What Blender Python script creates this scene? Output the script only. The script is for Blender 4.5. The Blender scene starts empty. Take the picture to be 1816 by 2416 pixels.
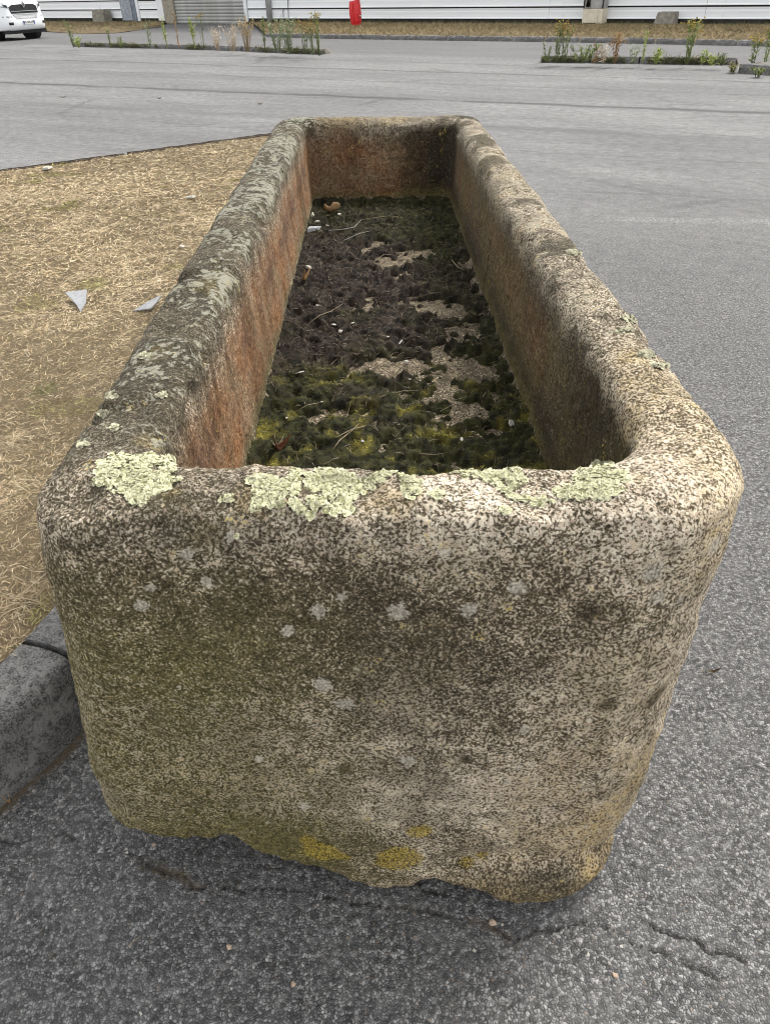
import bpy, math, random
import numpy as np
from mathutils import Vector, Matrix
from mathutils.bvhtree import BVHTree

random.seed(7)
RNG = np.random.default_rng(7)
R = math.radians
SC = bpy.context.scene
COL = SC.collection

# ------------------------------------------------------------------ camera
F_PX, IMG_W, IMG_H = 1700.0, 1816.0, 2416.0
HC, PITCH, ROLL = 1.5, math.atan((1208 + 51) / 1700.0), R(1.69)
cam_d = bpy.data.cameras.new('camera')
cam = bpy.data.objects.new('camera', cam_d)
COL.objects.link(cam)
cam_d.sensor_fit = 'VERTICAL'
cam_d.sensor_height = 36.0
cam_d.lens = F_PX / IMG_H * 36.0
cam_d.clip_start = 0.05
cam_d.clip_end = 2000
cam.matrix_world = Matrix.Translation((0, 0, HC)) @ Matrix.Rotation(math.pi / 2 - PITCH, 4, 'X') @ Matrix.Rotation(-ROLL, 4, 'Z')
SC.camera = cam

# ------------------------------------------------------------------ sky, sun, exposure
SUN_EL, SUN_AZ = R(48), R(48)          # azimuth from +Y towards +X
world = bpy.data.worlds.new('World')
SC.world = world
world.use_nodes = True
wn = world.node_tree
wn.nodes.clear()
w_out = wn.nodes.new('ShaderNodeOutputWorld')
w_bg = wn.nodes.new('ShaderNodeBackground')
w_hsv = wn.nodes.new('ShaderNodeHueSaturation')
w_sky = wn.nodes.new('ShaderNodeTexSky')
w_sky.sky_type = 'NISHITA'
w_sky.sun_disc = False
w_sky.sun_elevation = SUN_EL
w_sky.sun_rotation = SUN_AZ
w_sky.air_density = 1.0
w_sky.dust_density = 4.0
w_sky.ozone_density = 1.0
w_hsv.inputs['Saturation'].default_value = 0.15
w_mix = wn.nodes.new('ShaderNodeMix'); w_mix.data_type = 'RGBA'      # an even, thin white cloud layer over the clear sky
w_mix.inputs[0].default_value = 0.62
w_mix.inputs[7].default_value = (6.95, 7.0, 7.1, 1.0)
w_bg.inputs['Strength'].default_value = 0.09
wn.links.new(w_sky.outputs[0], w_hsv.inputs['Color'])
wn.links.new(w_hsv.outputs[0], w_mix.inputs[6])
wn.links.new(w_mix.outputs[2], w_bg.inputs['Color'])
wn.links.new(w_bg.outputs[0], w_out.inputs['Surface'])

sun_d = bpy.data.lights.new('sun', 'SUN')
sun = bpy.data.objects.new('sun', sun_d)
COL.objects.link(sun)
sun_d.energy = 1.5
sun_d.angle = R(24)
sun_d.color = (1.0, 0.955, 0.89)
sdir = Vector((math.sin(SUN_AZ) * math.cos(SUN_EL), math.cos(SUN_AZ) * math.cos(SUN_EL), math.sin(SUN_EL)))
sun.rotation_euler = sdir.to_track_quat('Z', 'Y').to_euler()

SC.view_settings.view_transform = 'Standard'
SC.view_settings.look = 'None'
SC.view_settings.gamma = 1.0
SC.view_settings.exposure = 1.45
SC.view_settings.use_curve_mapping = False
SC.render.engine = 'CYCLES'
SC.cycles.use_denoising = True
SC.cycles.max_bounces = 5
SC.cycles.diffuse_bounces = 3
SC.cycles.pixel_filter_type = 'BLACKMAN_HARRIS'
SC.cycles.filter_width = 1.0

# ------------------------------------------------------------------ layout helpers (surveyed pixel -> point of the place)
CP, SP, CR, SR = math.cos(PITCH), math.sin(PITCH), math.cos(ROLL), math.sin(ROLL)
KD = 1816 / 1663.0

def ray(px, py):
    dx, dy = (px - 908) / F_PX, (py - 1208) / F_PX
    x, y = dx * CR - dy * SR, dy * CR + dx * SR
    return Vector((x, CP - y * SP, -(SP + y * CP)))

def gz(px, py, z=0.0):
    d = ray(px, py)
    t = (z - HC) / d.z
    return Vector((d.x * t, d.y * t, z))

def gd(px, py, z=0.0):
    return gz(px * KD, py * KD, z)

# ------------------------------------------------------------------ numpy noise
def _hash(i, j, k):
    with np.errstate(over='ignore'):
        h = i.astype(np.uint32) * np.uint32(374761393) + j.astype(np.uint32) * np.uint32(668265263) + k.astype(np.uint32) * np.uint32(2246822519)
        h = (h ^ (h >> np.uint32(13))) * np.uint32(1274126177)
        h = h ^ (h >> np.uint32(16))
    return (h & np.uint32(0xFFFFFF)).astype(np.float64) / 0x7FFFFF - 1.0

def vnoise(P, scale=1.0, seed=0):
    P = np.asarray(P, float) * scale + seed * 17.37 + 1000.0
    I = np.floor(P).astype(np.int64)
    f = P - I
    u = f * f * f * (f * (f * 6 - 15) + 10)
    i, j, k = I[:, 0], I[:, 1], I[:, 2]
    r = 0
    for a in (0, 1):
        wa = u[:, 0] if a else 1 - u[:, 0]
        for b in (0, 1):
            wb = u[:, 1] if b else 1 - u[:, 1]
            for c in (0, 1):
                wc = u[:, 2] if c else 1 - u[:, 2]
                r = r + wa * wb * wc * _hash(i + a, j + b, k + c)
    return r

def fbm(P, scale=1.0, oct=4, gain=0.5, seed=0):
    r, a, t = 0, 1.0, 0
    for o in range(oct):
        r = r + a * vnoise(P, scale * 2.03 ** o, seed + o * 3)
        t += a
        a *= gain
    return r / t

def ss(a, b, x):
    t = np.clip((x - a) / (b - a), 0, 1)
    return t * t * (3 - 2 * t)

def gauss(x, m, s):
    return np.exp(-((x - m) / s) ** 2)

# ------------------------------------------------------------------ mesh helpers
def raw_mesh(name, V, Fc, smooth=True):
    V = np.asarray(V, np.float32)
    Fc = np.asarray(Fc, np.int32)
    me = bpy.data.meshes.new(name)
    n, k = Fc.shape
    me.vertices.add(len(V))
    me.vertices.foreach_set('co', V.ravel())
    me.loops.add(n * k)
    me.loops.foreach_set('vertex_index', Fc.ravel())
    me.polygons.add(n)
    me.polygons.foreach_set('loop_start', np.arange(0, n * k, k, dtype=np.int32))
    if smooth:
        me.polygons.foreach_set('use_smooth', np.ones(n, dtype=bool))
    me.update(calc_edges=True)
    me.validate()
    return me

def set_attr(me, name, rgb):
    a = me.attributes.new(name, 'FLOAT_COLOR', 'POINT')
    c = np.ones((len(rgb), 4), np.float32)
    c[:, :rgb.shape[1]] = rgb
    a.data.foreach_set('color', c.ravel())

def link(name, me, m=None, parent=None, loc=None):
    o = bpy.data.objects.new(name, me)
    COL.objects.link(o)
    if m is not None and me is not None and not len(me.materials):
        me.materials.append(m)
    if parent is not None:
        o.parent = parent
    if loc is not None:
        o.location = loc
    return o

def tag(o, label=None, cat=None, group=None, kind=None):
    if label: o['label'] = label
    if cat: o['category'] = cat
    if group: o['group'] = group
    if kind: o['kind'] = kind
    return o

def thing(name, label, cat, loc=(0, 0, 0), rz=0.0, group=None):
    o = bpy.data.objects.new(name, None)
    COL.objects.link(o)
    o.empty_display_size = 0.1
    o.location = loc
    o.rotation_euler = (0, 0, rz)
    return tag(o, label, cat, group)

class MB:
    """collects polygons of any size"""
    def __init__(s):
        s.v, s.f = [], []
    def add(s, vs, fs):
        b = len(s.v)
        s.v += [tuple(p) for p in vs]
        s.f += [tuple(i + b for i in f) for f in fs]
    def box(s, x0, x1, y0, y1, z0, z1):
        s.add([(x0, y0, z0), (x1, y0, z0), (x1, y1, z0), (x0, y1, z0), (x0, y0, z1), (x1, y0, z1), (x1, y1, z1), (x0, y1, z1)],
              [(0, 3, 2, 1), (4, 5, 6, 7), (0, 1, 5, 4), (1, 2, 6, 5), (2, 3, 7, 6), (3, 0, 4, 7)])
    def tube(s, pts, rad, n=6, cap=True):
        pts = [Vector(p) for p in pts]
        if not hasattr(rad, '__len__'): rad = [rad] * len(pts)
        rings = []
        for i, p in enumerate(pts):
            t = (pts[min(i + 1, len(pts) - 1)] - pts[max(i - 1, 0)]).normalized()
            a = t.cross(Vector((0, 0, 1)))
            if a.length < 1e-3: a = t.cross(Vector((1, 0, 0)))
            a.normalize()
            b = t.cross(a)
            rings.append([p + (a * math.cos(q) + b * math.sin(q)) * rad[i] for q in [2 * math.pi * k / n for k in range(n)]])
        vs = [v for r in rings for v in r]
        fs = []
        for i in range(len(pts) - 1):
            for k in range(n):
                k2 = (k + 1) % n
                fs.append((i * n + k, i * n + k2, (i + 1) * n + k2, (i + 1) * n + k))
        if cap:
            fs.append(tuple(range(n))[::-1])
            fs.append(tuple((len(pts) - 1) * n + k for k in range(n)))
        s.add(vs, fs)
    def prism(s, poly, y0, y1):
        """poly in (x, z), extruded along y"""
        n = len(poly)
        s.add([(x, y0, z) for x, z in poly] + [(x, y1, z) for x, z in poly],
              [tuple(range(n)), tuple(range(2 * n - 1, n - 1, -1))] + [(i, i + n, (i + 1) % n + n, (i + 1) % n) for i in range(n)])
    def mesh(s, name, smooth=False):
        me = bpy.data.meshes.new(name)
        me.from_pydata(s.v, [], s.f)
        me.validate()
        if smooth:
            me.polygons.foreach_set('use_smooth', np.ones(len(me.polygons), dtype=bool))
        me.update()
        return me
    def build(s, name, m, parent=None, loc=None, smooth=False, bevel=0.0):
        o = link(name, s.mesh(name, smooth), m, parent, loc)
        if bevel:
            b = o.modifiers.new('bevel', 'BEVEL')
            b.width = bevel
            b.segments = 2
            b.limit_method = 'ANGLE'
        return o

# ------------------------------------------------------------------ node helpers
class NT:
    def __init__(s, name):
        s.m = bpy.data.materials.new(name)
        s.m.use_nodes = True
        s.t = s.m.node_tree
        s.t.nodes.clear()
        s.out = s.t.nodes.new('ShaderNodeOutputMaterial')
        s.b = s.t.nodes.new('ShaderNodeBsdfPrincipled')
        s.t.links.new(s.b.outputs[0], s.out.inputs[0])
        s._c = None
    def n(s, typ, **kw):
        q = s.t.nodes.new(typ)
        for k, v in kw.items(): setattr(q, k, v)
        return q
    def put(s, sock, v):
        if hasattr(v, 'is_linked'): s.t.links.new(v, sock)
        elif v is not None:
            if hasattr(sock.default_value, '__len__'):
                if not hasattr(v, '__len__'): v = (v, v, v)
                v = tuple(v)
                if len(sock.default_value) == 4 and len(v) == 3: v = v + (1.0,)
            sock.default_value = v
    def coord(s):
        if s._c is None: s._c = s.n('ShaderNodeTexCoord').outputs['Object']
        return s._c
    def scaled(s, sc, loc=(0, 0, 0), rot=(0, 0, 0)):
        q = s.n('ShaderNodeMapping')
        s.put(q.inputs['Vector'], s.coord())
        q.inputs['Scale'].default_value = sc
        q.inputs['Location'].default_value = loc
        q.inputs['Rotation'].default_value = rot
        return q.outputs[0]
    def along(s, ang, sc):
        q = s.n('ShaderNodeMapping'); s.put(q.inputs['Vector'], s.coord()); q.inputs['Rotation'].default_value = (0, 0, ang)
        w = s.n('ShaderNodeMapping'); s.put(w.inputs['Vector'], q.outputs[0]); w.inputs['Scale'].default_value = sc
        return w.outputs[0]
    def noise(s, scale, detail=3, rough=0.55, vec=None, dist=0.0):
        q = s.n('ShaderNodeTexNoise')
        s.put(q.inputs['Vector'], vec if vec is not None else s.coord())
        q.inputs['Scale'].default_value = scale
        q.inputs['Detail'].default_value = detail
        q.inputs['Roughness'].default_value = rough
        q.inputs['Distortion'].default_value = dist
        return q.outputs['Fac']
    def voro(s, scale, feature='F1', vec=None, out='Distance', rand=1.0):
        q = s.n('ShaderNodeTexVoronoi', feature=feature)
        s.put(q.inputs['Vector'], vec if vec is not None else s.coord())
        q.inputs['Scale'].default_value = scale
        q.inputs['Randomness'].default_value = rand
        return q.outputs[out]
    def math(s, op, a, b=0.0, c=None, clamp=False):
        q = s.n('ShaderNodeMath', operation=op, use_clamp=clamp)
        s.put(q.inputs[0], a); s.put(q.inputs[1], b)
        if c is not None: s.put(q.inputs[2], c)
        return q.outputs[0]
    def step(s, v, a, b, lo=0.0, hi=1.0):
        q = s.n('ShaderNodeMapRange', interpolation_type='SMOOTHSTEP')
        s.put(q.inputs['Value'], v)
        s.put(q.inputs['From Min'], a); s.put(q.inputs['From Max'], b)
        s.put(q.inputs['To Min'], lo); s.put(q.inputs['To Max'], hi)
        return q.outputs[0]
    def mix(s, f, a, b, blend='MIX'):
        q = s.n('ShaderNodeMix', data_type='RGBA', blend_type=blend)
        s.put(q.inputs[0], f); s.put(q.inputs[6], a); s.put(q.inputs[7], b)
        return q.outputs[2]
    def attr(s, name):
        q = s.n('ShaderNodeAttribute', attribute_name=name)
        return q.outputs['Color']
    def sep(s, col):
        q = s.n('ShaderNodeSeparateColor')
        s.put(q.inputs[0], col)
        return q.outputs[0], q.outputs[1], q.outputs[2]
    def xyz(s, vec=None):
        q = s.n('ShaderNodeSeparateXYZ')
        s.put(q.inputs[0], vec if vec is not None else s.coord())
        return q.outputs[0], q.outputs[1], q.outputs[2]
    def bump(s, h, strength=0.5, dist=0.002, normal=None):
        q = s.n('ShaderNodeBump')
        q.inputs['Strength'].default_value = strength
        q.inputs['Distance'].default_value = dist
        s.put(q.inputs['Height'], h)
        if normal is not None: s.put(q.inputs['Normal'], normal)
        return q.outputs[0]
    def fin(s, col=None, rough=0.9, spec=0.3, normal=None, metal=None):
        if col is not None: s.put(s.b.inputs['Base Color'], col)
        s.put(s.b.inputs['Roughness'], rough)
        s.put(s.b.inputs['Specular IOR Level'], spec)
        if metal is not None: s.put(s.b.inputs['Metallic'], metal)
        if normal is not None: s.put(s.b.inputs['Normal'], normal)
        return s.m

def mat_simple(name, col, rough=0.8, var=0.15, scale=20.0, spec=0.3, bump=0.0, metal=None, dirt=None):
    t = NT(name)
    a = t.noise(scale, 4, 0.6)
    c = t.mix(t.step(a, 0.3, 0.7), tuple(x * (1 - var) for x in col), tuple(min(1, x * (1 + var)) for x in col))
    if dirt:
        c = t.mix(t.step(t.noise(scale * 0.23, 5, 0.7), 0.5, 0.75, 0, 0.6), c, dirt)
    nrm = t.bump(a, bump, 0.004) if bump else None
    return t.fin(c, rough, spec, nrm, metal)

def mat_attr(name, rough=0.9, spec=0.2, trans=0.0, var=0.12, scale=300):
    t = NT(name)
    c = t.attr('tint')
    k = t.noise(scale, 2)
    c = t.mix(1.0, c, t.mix(k, (1 - var * 2,) * 3, (1 + var * 2,) * 3), 'MULTIPLY')
    return t.fin(c, rough, spec)

# ------------------------------------------------------------------ materials
def make_asphalt():
    t = NT('asphalt_mat')
    x, y, z = t.xyz()
    wp_ = t.n('ShaderNodeTexNoise'); wp_.inputs['Scale'].default_value = 130; wp_.inputs['Detail'].default_value = 2
    t.put(wp_.inputs['Vector'], t.coord())
    wv_ = t.n('ShaderNodeVectorMath', operation='MULTIPLY_ADD')
    t.put(wv_.inputs[0], wp_.outputs['Color']); wv_.inputs[1].default_value = (0.007,) * 3; t.put(wv_.inputs[2], t.coord())
    wv_ = wv_.outputs[0]
    cell = t.voro(165, 'F1', out='Color', vec=wv_)
    d1 = t.voro(165, 'DISTANCE_TO_EDGE', vec=wv_)
    cr, cg, cb = t.sep(cell)
    big = t.noise(0.7, 4, 0.6)
    mid = t.noise(9.0, 4, 0.65)
    fine = t.noise(420, 2, 0.6)
    med = t.noise(70, 4, 0.65)
    stone = t.mix(t.math('POWER', cr, 1.5), (0.066, 0.066, 0.066), (0.30, 0.296, 0.29))
    stone = t.mix(t.step(cg, 0.965, 0.985), stone, (0.34, 0.335, 0.32))
    stone = t.mix(t.step(cb, 0.95, 0.99, 0, 0.7), stone, (0.20, 0.155, 0.12))
    bind = t.step(t.math('ADD', d1, t.math('MULTIPLY', t.math('SUBTRACT', med, 0.5), 0.5)), 0.20, 0.02)
    col = t.mix(t.math('MULTIPLY', bind, 0.85), stone, (0.034, 0.034, 0.034))
    col = t.mix(t.step(mid, 0.35, 0.7, 0.0, 0.30), col, (0.185, 0.183, 0.18))
    col = t.mix(t.step(big, 0.4, 0.75, 0.0, 0.25), col, (0.06, 0.06, 0.061))
    col = t.mix(1.0, col, t.mix(t.step(med, 0.3, 0.7), (0.70,) * 3, (1.30,) * 3), 'MULTIPLY')
    col = t.mix(1.0, col, t.mix(fine, (0.8,) * 3, (1.25,) * 3), 'MULTIPLY')
    # bright quartz flecks
    fl = t.voro(95, 'F1')
    flr = t.sep(t.voro(95, 'F1', out='Color'))[1]
    col = t.mix(t.math('MULTIPLY', t.step(t.math('ADD', fl, t.math('MULTIPLY', fine, 0.25)), 0.34, 0.22), t.step(flr, 0.978, 0.984)), col, (0.42, 0.415, 0.40))
    # old, worn surface dressing far out: paler, grazing sky sheen painted in too, with wheel-worn streaks along the lane
    lane = t.along(R(29), (0.22, 0.7, 1))
    wear = t.noise(0.9, 5, 0.6, vec=lane)
    far = t.step(y, 2.4, 8.5)
    pale = t.mix(t.step(wear, 0.3, 0.7), (0.155, 0.154, 0.153), (0.225, 0.223, 0.22))
    pale = t.mix(1.0, pale, t.mix(cr, (0.72,) * 3, (1.2,) * 3), 'MULTIPLY')
    pale = t.mix(1.0, pale, t.mix(t.step(t.noise(11, 5, 0.75, vec=t.along(R(29), (0.8, 1, 1))), 0.32, 0.68), (0.70,) * 3, (1.22,) * 3), 'MULTIPLY')
    pale = t.mix(1.0, pale, t.mix(t.step(t.noise(2.2, 5, 0.7, vec=t.along(R(29), (0.25, 1, 1))), 0.35, 0.65), (0.90,) * 3, (1.08,) * 3), 'MULTIPLY')
    pale = t.mix(1.0, pale, t.mix(t.step(t.noise(55, 5, 0.8), 0.3, 0.7), (0.66,) * 3, (1.30,) * 3), 'MULTIPLY')
    crz = t.voro(0.55, 'DISTANCE_TO_EDGE', vec=t.along(R(29), (0.45, 1.3, 1)))
    crz = t.math('ADD', crz, t.math('MULTIPLY', t.math('SUBTRACT', t.noise(6, 5, 0.75), 0.5), 0.10))
    pale = t.mix(t.math('MULTIPLY', t.step(crz, 0.022, 0.004), t.step(t.noise(0.5, 3), 0.42, 0.6, 0, 0.45)), pale, (0.05, 0.05, 0.05))
    col = t.mix(t.math('MULTIPLY', far, 0.85), col, pale)
    # the strip behind the parking islands is older and darker
    isl = t.math('ADD', t.math('MULTIPLY', x, 0.70), y)
    col = t.mix(t.step(t.math('ADD', isl, t.math('MULTIPLY', t.math('SUBTRACT', wear, 0.5), 2.0)), 20.4, 21.6, 0, 0.55), col, (0.095, 0.093, 0.093))
    # paving joints running across the yard
    wob = t.math('MULTIPLY', t.math('SUBTRACT', t.noise(0.8, 4, 0.6), 0.5), 0.5)
    for sl, c0, w, k in ((-0.528, 12.95, 0.085, 0.8), (-0.60, 17.2, 0.08, 0.6), (-0.58, 15.2, 0.04, 0.35), (-0.66, 19.2, 0.05, 0.35), (-0.50, 10.6, 0.16, 0.28)):
        d = t.math('ABSOLUTE', t.math('ADD', t.math('SUBTRACT', t.math('SUBTRACT', y, t.math('MULTIPLY', x, sl)), c0), wob))
        brk = t.step(t.noise(0.6, 3, 0.6, vec=t.scaled((1, 1, 1), loc=(c0, 0, 0))), 0.28, 0.5)
        col = t.mix(t.math('MULTIPLY', t.step(d, w * 2.2, w * 0.3), t.math('MULTIPLY', brk, k)), col, (0.045, 0.045, 0.047))
    # nearly worn away white bay line on the right
    dl = t.math('ABSOLUTE', t.math('SUBTRACT', t.math('ADD', y, t.math('MULTIPLY', x, 0.16)), 5.92))
    paint = t.math('MULTIPLY', t.step(dl, 0.09, 0.05), t.step(t.noise(55, 5, 0.75), 0.52, 0.60))
    paint = t.math('MULTIPLY', paint, t.step(x, 1.3, 1.9))
    col = t.mix(t.math('MULTIPLY', paint, 0.75), col, (0.36, 0.36, 0.35))
    # dirt and moss caught in cracks and along the kerb
    dr, cg2, db = t.sep(t.attr('marks'))
    dn = t.noise(60, 4, 0.7)
    col = t.mix(t.step(t.math('ADD', dr, t.math('MULTIPLY', t.math('SUBTRACT', dn, 0.5), 0.9)), 0.35, 0.75, 0, 0.85), col,
                t.mix(dn, (0.032, 0.023, 0.015), (0.15, 0.112, 0.066)))
    col = t.mix(t.math('MULTIPLY', cg2, 0.9), col, (0.018, 0.017, 0.016))
    h = t.math('ADD', t.math('MULTIPLY', t.step(d1, 0.0, 0.35), 0.8), t.math('MULTIPLY', fine, 0.35))
    h = t.math('ADD', h, t.math('MULTIPLY', med, 1.4))
    nrm = t.bump(h, 0.75, 0.0035)
    return t.fin(col, 0.82, 0.35, nrm)

def make_granite():
    t = NT('granite_mat')
    L, G, O = t.sep(t.attr('mA'))        # light crystals, green algae, ochre
    S, Y, D = t.sep(t.attr('mB'))        # pale crust lichen, yellow lichen, dark grime with painted basin shade
    U, P, W = t.sep(t.attr('mC'))        # rust, purple iron band, grey-green film
    warp = t.n('ShaderNodeTexNoise'); warp.inputs['Scale'].default_value = 90
    t.put(warp.inputs['Vector'], t.coord())
    wv = t.n('ShaderNodeVectorMath', operation='MULTIPLY_ADD')
    t.put(wv.inputs[0], warp.outputs['Color']); wv.inputs[1].default_value = (0.006,) * 3; t.put(wv.inputs[2], t.coord())
    wv = wv.outputs[0]
    cell = t.sep(t.voro(250, 'F1', vec=wv, out='Color'))
    n1 = t.noise(240, 3, 0.66, vec=wv, dist=0.2)
    n1b = t.noise(160, 3, 0.6, vec=wv, dist=0.8)
    n2 = t.noise(80, 4, 0.65)
    n3 = t.noise(28, 4, 0.6)
    n4 = t.noise(7, 4, 0.6)
    rid = t.math('ABSOLUTE', t.math('SUBTRACT', n1b, 0.5))                       # thin bright squiggles of quartz
    g = t.math('ADD', t.math('MULTIPLY', cell[0], 0.22), t.math('ADD', t.math('MULTIPLY', n1, 2.0), t.math('MULTIPLY', n2, 0.45)))
    g = t.math('ADD', t.math('SUBTRACT', g, 1.335), t.math('MULTIPLY', t.math('SUBTRACT', n3, 0.5), 0.42))
    g = t.math('ADD', g, t.step(rid, 0.035, 0.0, 0.0, 0.16))
    thr = t.math('SUBTRACT', 0.30, t.math('MULTIPLY', L, 0.62))
    q = t.math('SUBTRACT', g, thr)
    cry = t.step(q, 0.02, 0.13)
    dark = t.mix(t.step(q, -0.42, 0.04), t.mix(n4, (0.026, 0.019, 0.013), (0.017, 0.015, 0.010)), t.mix(n4, (0.185, 0.140, 0.096), (0.150, 0.130, 0.088)))
    light = t.mix(cell[1], (0.52, 0.445, 0.34), (0.80, 0.725, 0.60))
    light = t.mix(t.step(cell[2], 0.75, 0.9, 0, 0.5), light, (0.52, 0.38, 0.28))
    col = t.mix(cry, dark, light)
    n5 = t.noise(15, 5, 0.65)
    col = t.mix(1.0, col, t.mix(t.step(n5, 0.3, 0.7), (0.74, 0.73, 0.72), (1.2, 1.19, 1.18)), 'MULTIPLY')
    col = t.mix(1.0, col, t.mix(t.step(n3, 0.3, 0.7), (0.82, 0.82, 0.82), (1.14, 1.14, 1.14)), 'MULTIPLY')
    # grime and painted basin shade dull the crystals
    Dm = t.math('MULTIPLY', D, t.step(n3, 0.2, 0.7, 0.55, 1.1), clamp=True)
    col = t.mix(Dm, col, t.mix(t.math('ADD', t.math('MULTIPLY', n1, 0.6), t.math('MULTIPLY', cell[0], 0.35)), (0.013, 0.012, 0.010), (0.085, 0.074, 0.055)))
    # iron staining inside
    gi = t.step(t.math('ADD', t.math('MULTIPLY', n1, 0.5), t.math('MULTIPLY', n2, 0.5)), 0.34, 0.66)
    rust = t.mix(gi, (0.085, 0.034, 0.013), (0.46, 0.215, 0.088))
    rust = t.mix(t.step(n4, 0.35, 0.7), rust, t.mix(gi, (0.085, 0.052, 0.028), (0.43, 0.30, 0.185)))
    col = t.mix(t.math('MULTIPLY', U, t.math('SUBTRACT', 0.92, t.math('MULTIPLY', cry, 0.22)), clamp=True), col, rust)
    col = t.mix(t.math('MULTIPLY', P, 0.85, clamp=True), col, t.mix(gi, (0.052, 0.029, 0.022), (0.22, 0.125, 0.085)))
    col = t.mix(t.math('MULTIPLY', D, t.step(n5, 0.2, 0.6, 0.45, 0.85), clamp=True), col, t.mix(1.0, col, (0.26, 0.25, 0.23), 'MULTIPLY'))  # darkens again by the grime and basin shade mask
    # ochre
    col = t.mix(t.math('MULTIPLY', O, t.step(n2, 0.3, 0.7, 0.25, 1.0), clamp=True), col, t.mix(cry, (0.14, 0.098, 0.042), (0.52, 0.39, 0.19)))
    # algae: olive film between and over the crystals
    Ga = t.math('MULTIPLY', G, t.math('SUBTRACT', 1.0, t.math('MULTIPLY', cry, 0.52)))
    Ga = t.math('MULTIPLY', Ga, t.step(n3, 0.15, 0.6, 0.55, 1.1), clamp=True)
    col = t.mix(Ga, col, t.mix(t.step(t.math('ADD', t.math('MULTIPLY', n1, 0.6), t.math('MULTIPLY', n2, 0.4)), 0.36, 0.66), (0.045, 0.040, 0.013), (0.235, 0.200, 0.075)))
    # grey-green lichen film in ragged blotches
    Wm = t.step(t.math('ADD', W, t.math('ADD', t.math('MULTIPLY', t.math('SUBTRACT', n3, 0.5), 1.3), t.math('MULTIPLY', t.math('SUBTRACT', n2, 0.5), 1.5))), 0.40, 0.60)
    col = t.mix(t.math('MULTIPLY', Wm, 0.85), col, t.mix(n1, (0.16, 0.158, 0.12), (0.42, 0.41, 0.335)))
    # pale crust spots
    Sm = t.step(t.math('ADD', S, t.math('ADD', t.math('MULTIPLY', t.math('SUBTRACT', n2, 0.5), 1.5), t.math('MULTIPLY', t.math('SUBTRACT', n1, 0.5), 1.7))), 0.28, 0.80)
    col = t.mix(t.math('MULTIPLY', Sm, 0.70), col, t.mix(t.step(n1, 0.3, 0.7), (0.30, 0.27, 0.215), (0.68, 0.63, 0.53)))
    # yellow lichen
    Ym = t.step(t.math('ADD', Y, t.math('ADD', t.math('MULTIPLY', t.math('SUBTRACT', n3, 0.5), 1.7), t.math('MULTIPLY', t.math('SUBTRACT', n1, 0.5), 1.5))), 0.28, 0.66)
    col = t.mix(t.math('MULTIPLY', Ym, t.step(n1, 0.38, 0.6, 0.30, 0.95)), col, t.mix(t.step(n1, 0.40, 0.62), (0.17, 0.115, 0.025), (0.52, 0.39, 0.07)))
    h = t.math('ADD', t.math('MULTIPLY', n1, 1.0), t.math('ADD', t.math('MULTIPLY', n2, 1.6), t.math('MULTIPLY', cell[0], 0.25)))
    h = t.math('ADD', h, t.math('MULTIPLY', cry, 0.3))
    nrm = t.bump(h, 0.8, 0.0035)
    return t.fin(col, 0.93, 0.22, nrm)

M = {}
M['asphalt'] = make_asphalt()
M['granite'] = make_granite()
M['tint'] = mat_attr('tinted_mat')
M['lichen'] = mat_attr('lichen_mat', var=0.08)
M['kerb'] = None

def make_kerbmat():
    t = NT('kerb_granite_mat')
    n1 = t.noise(240, 3, 0.65); n2 = t.noise(40, 5, 0.7); n3 = t.noise(7, 5, 0.65)
    c = t.sep(t.voro(300, 'F1', out='Color'))
    g = t.math('ADD', t.math('MULTIPLY', c[0], 0.25), t.math('ADD', t.math('MULTIPLY', n1, 0.5), t.math('MULTIPLY', n2, 0.5)))
    col = t.mix(t.step(g, 0.42, 0.82), (0.045, 0.044, 0.043), (0.21, 0.205, 0.20))
    col = t.mix(t.step(t.math('ADD', n3, t.math('MULTIPLY', t.math('SUBTRACT', n2, 0.5), 0.9)), 0.50, 0.72, 0, 0.8), col, t.mix(n1, (0.18, 0.176, 0.17), (0.38, 0.37, 0.36)))
    col = t.mix(t.step(n2, 0.55, 0.72, 0, 0.6), col, (0.05, 0.041, 0.032))
    return t.fin(col, 0.92, 0.25, t.bump(t.math('ADD', n1, t.math('MULTIPLY', n2, 2.4)), 0.8, 0.004))
M['kerb'] = make_kerbmat()

def make_soil():
    t = NT('dry_soil_mat')
    n1 = t.noise(90, 4, 0.7); n2 = t.noise(12, 4, 0.65); n3 = t.noise(1.6, 4, 0.6)
    col = t.mix(n1, (0.055, 0.042, 0.027), (0.21, 0.165, 0.10))
    col = t.mix(t.step(n2, 0.45, 0.7, 0, 0.6), col, (0.20, 0.155, 0.088))
    col = t.mix(t.step(n3, 0.5, 0.75, 0, 0.5), col, (0.06, 0.043, 0.028))
    return t.fin(col, 0.95, 0.15, t.bump(t.math('ADD', n1, t.math('MULTIPLY', n2, 2)), 0.9, 0.012))
M['soil'] = make_soil()

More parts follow.
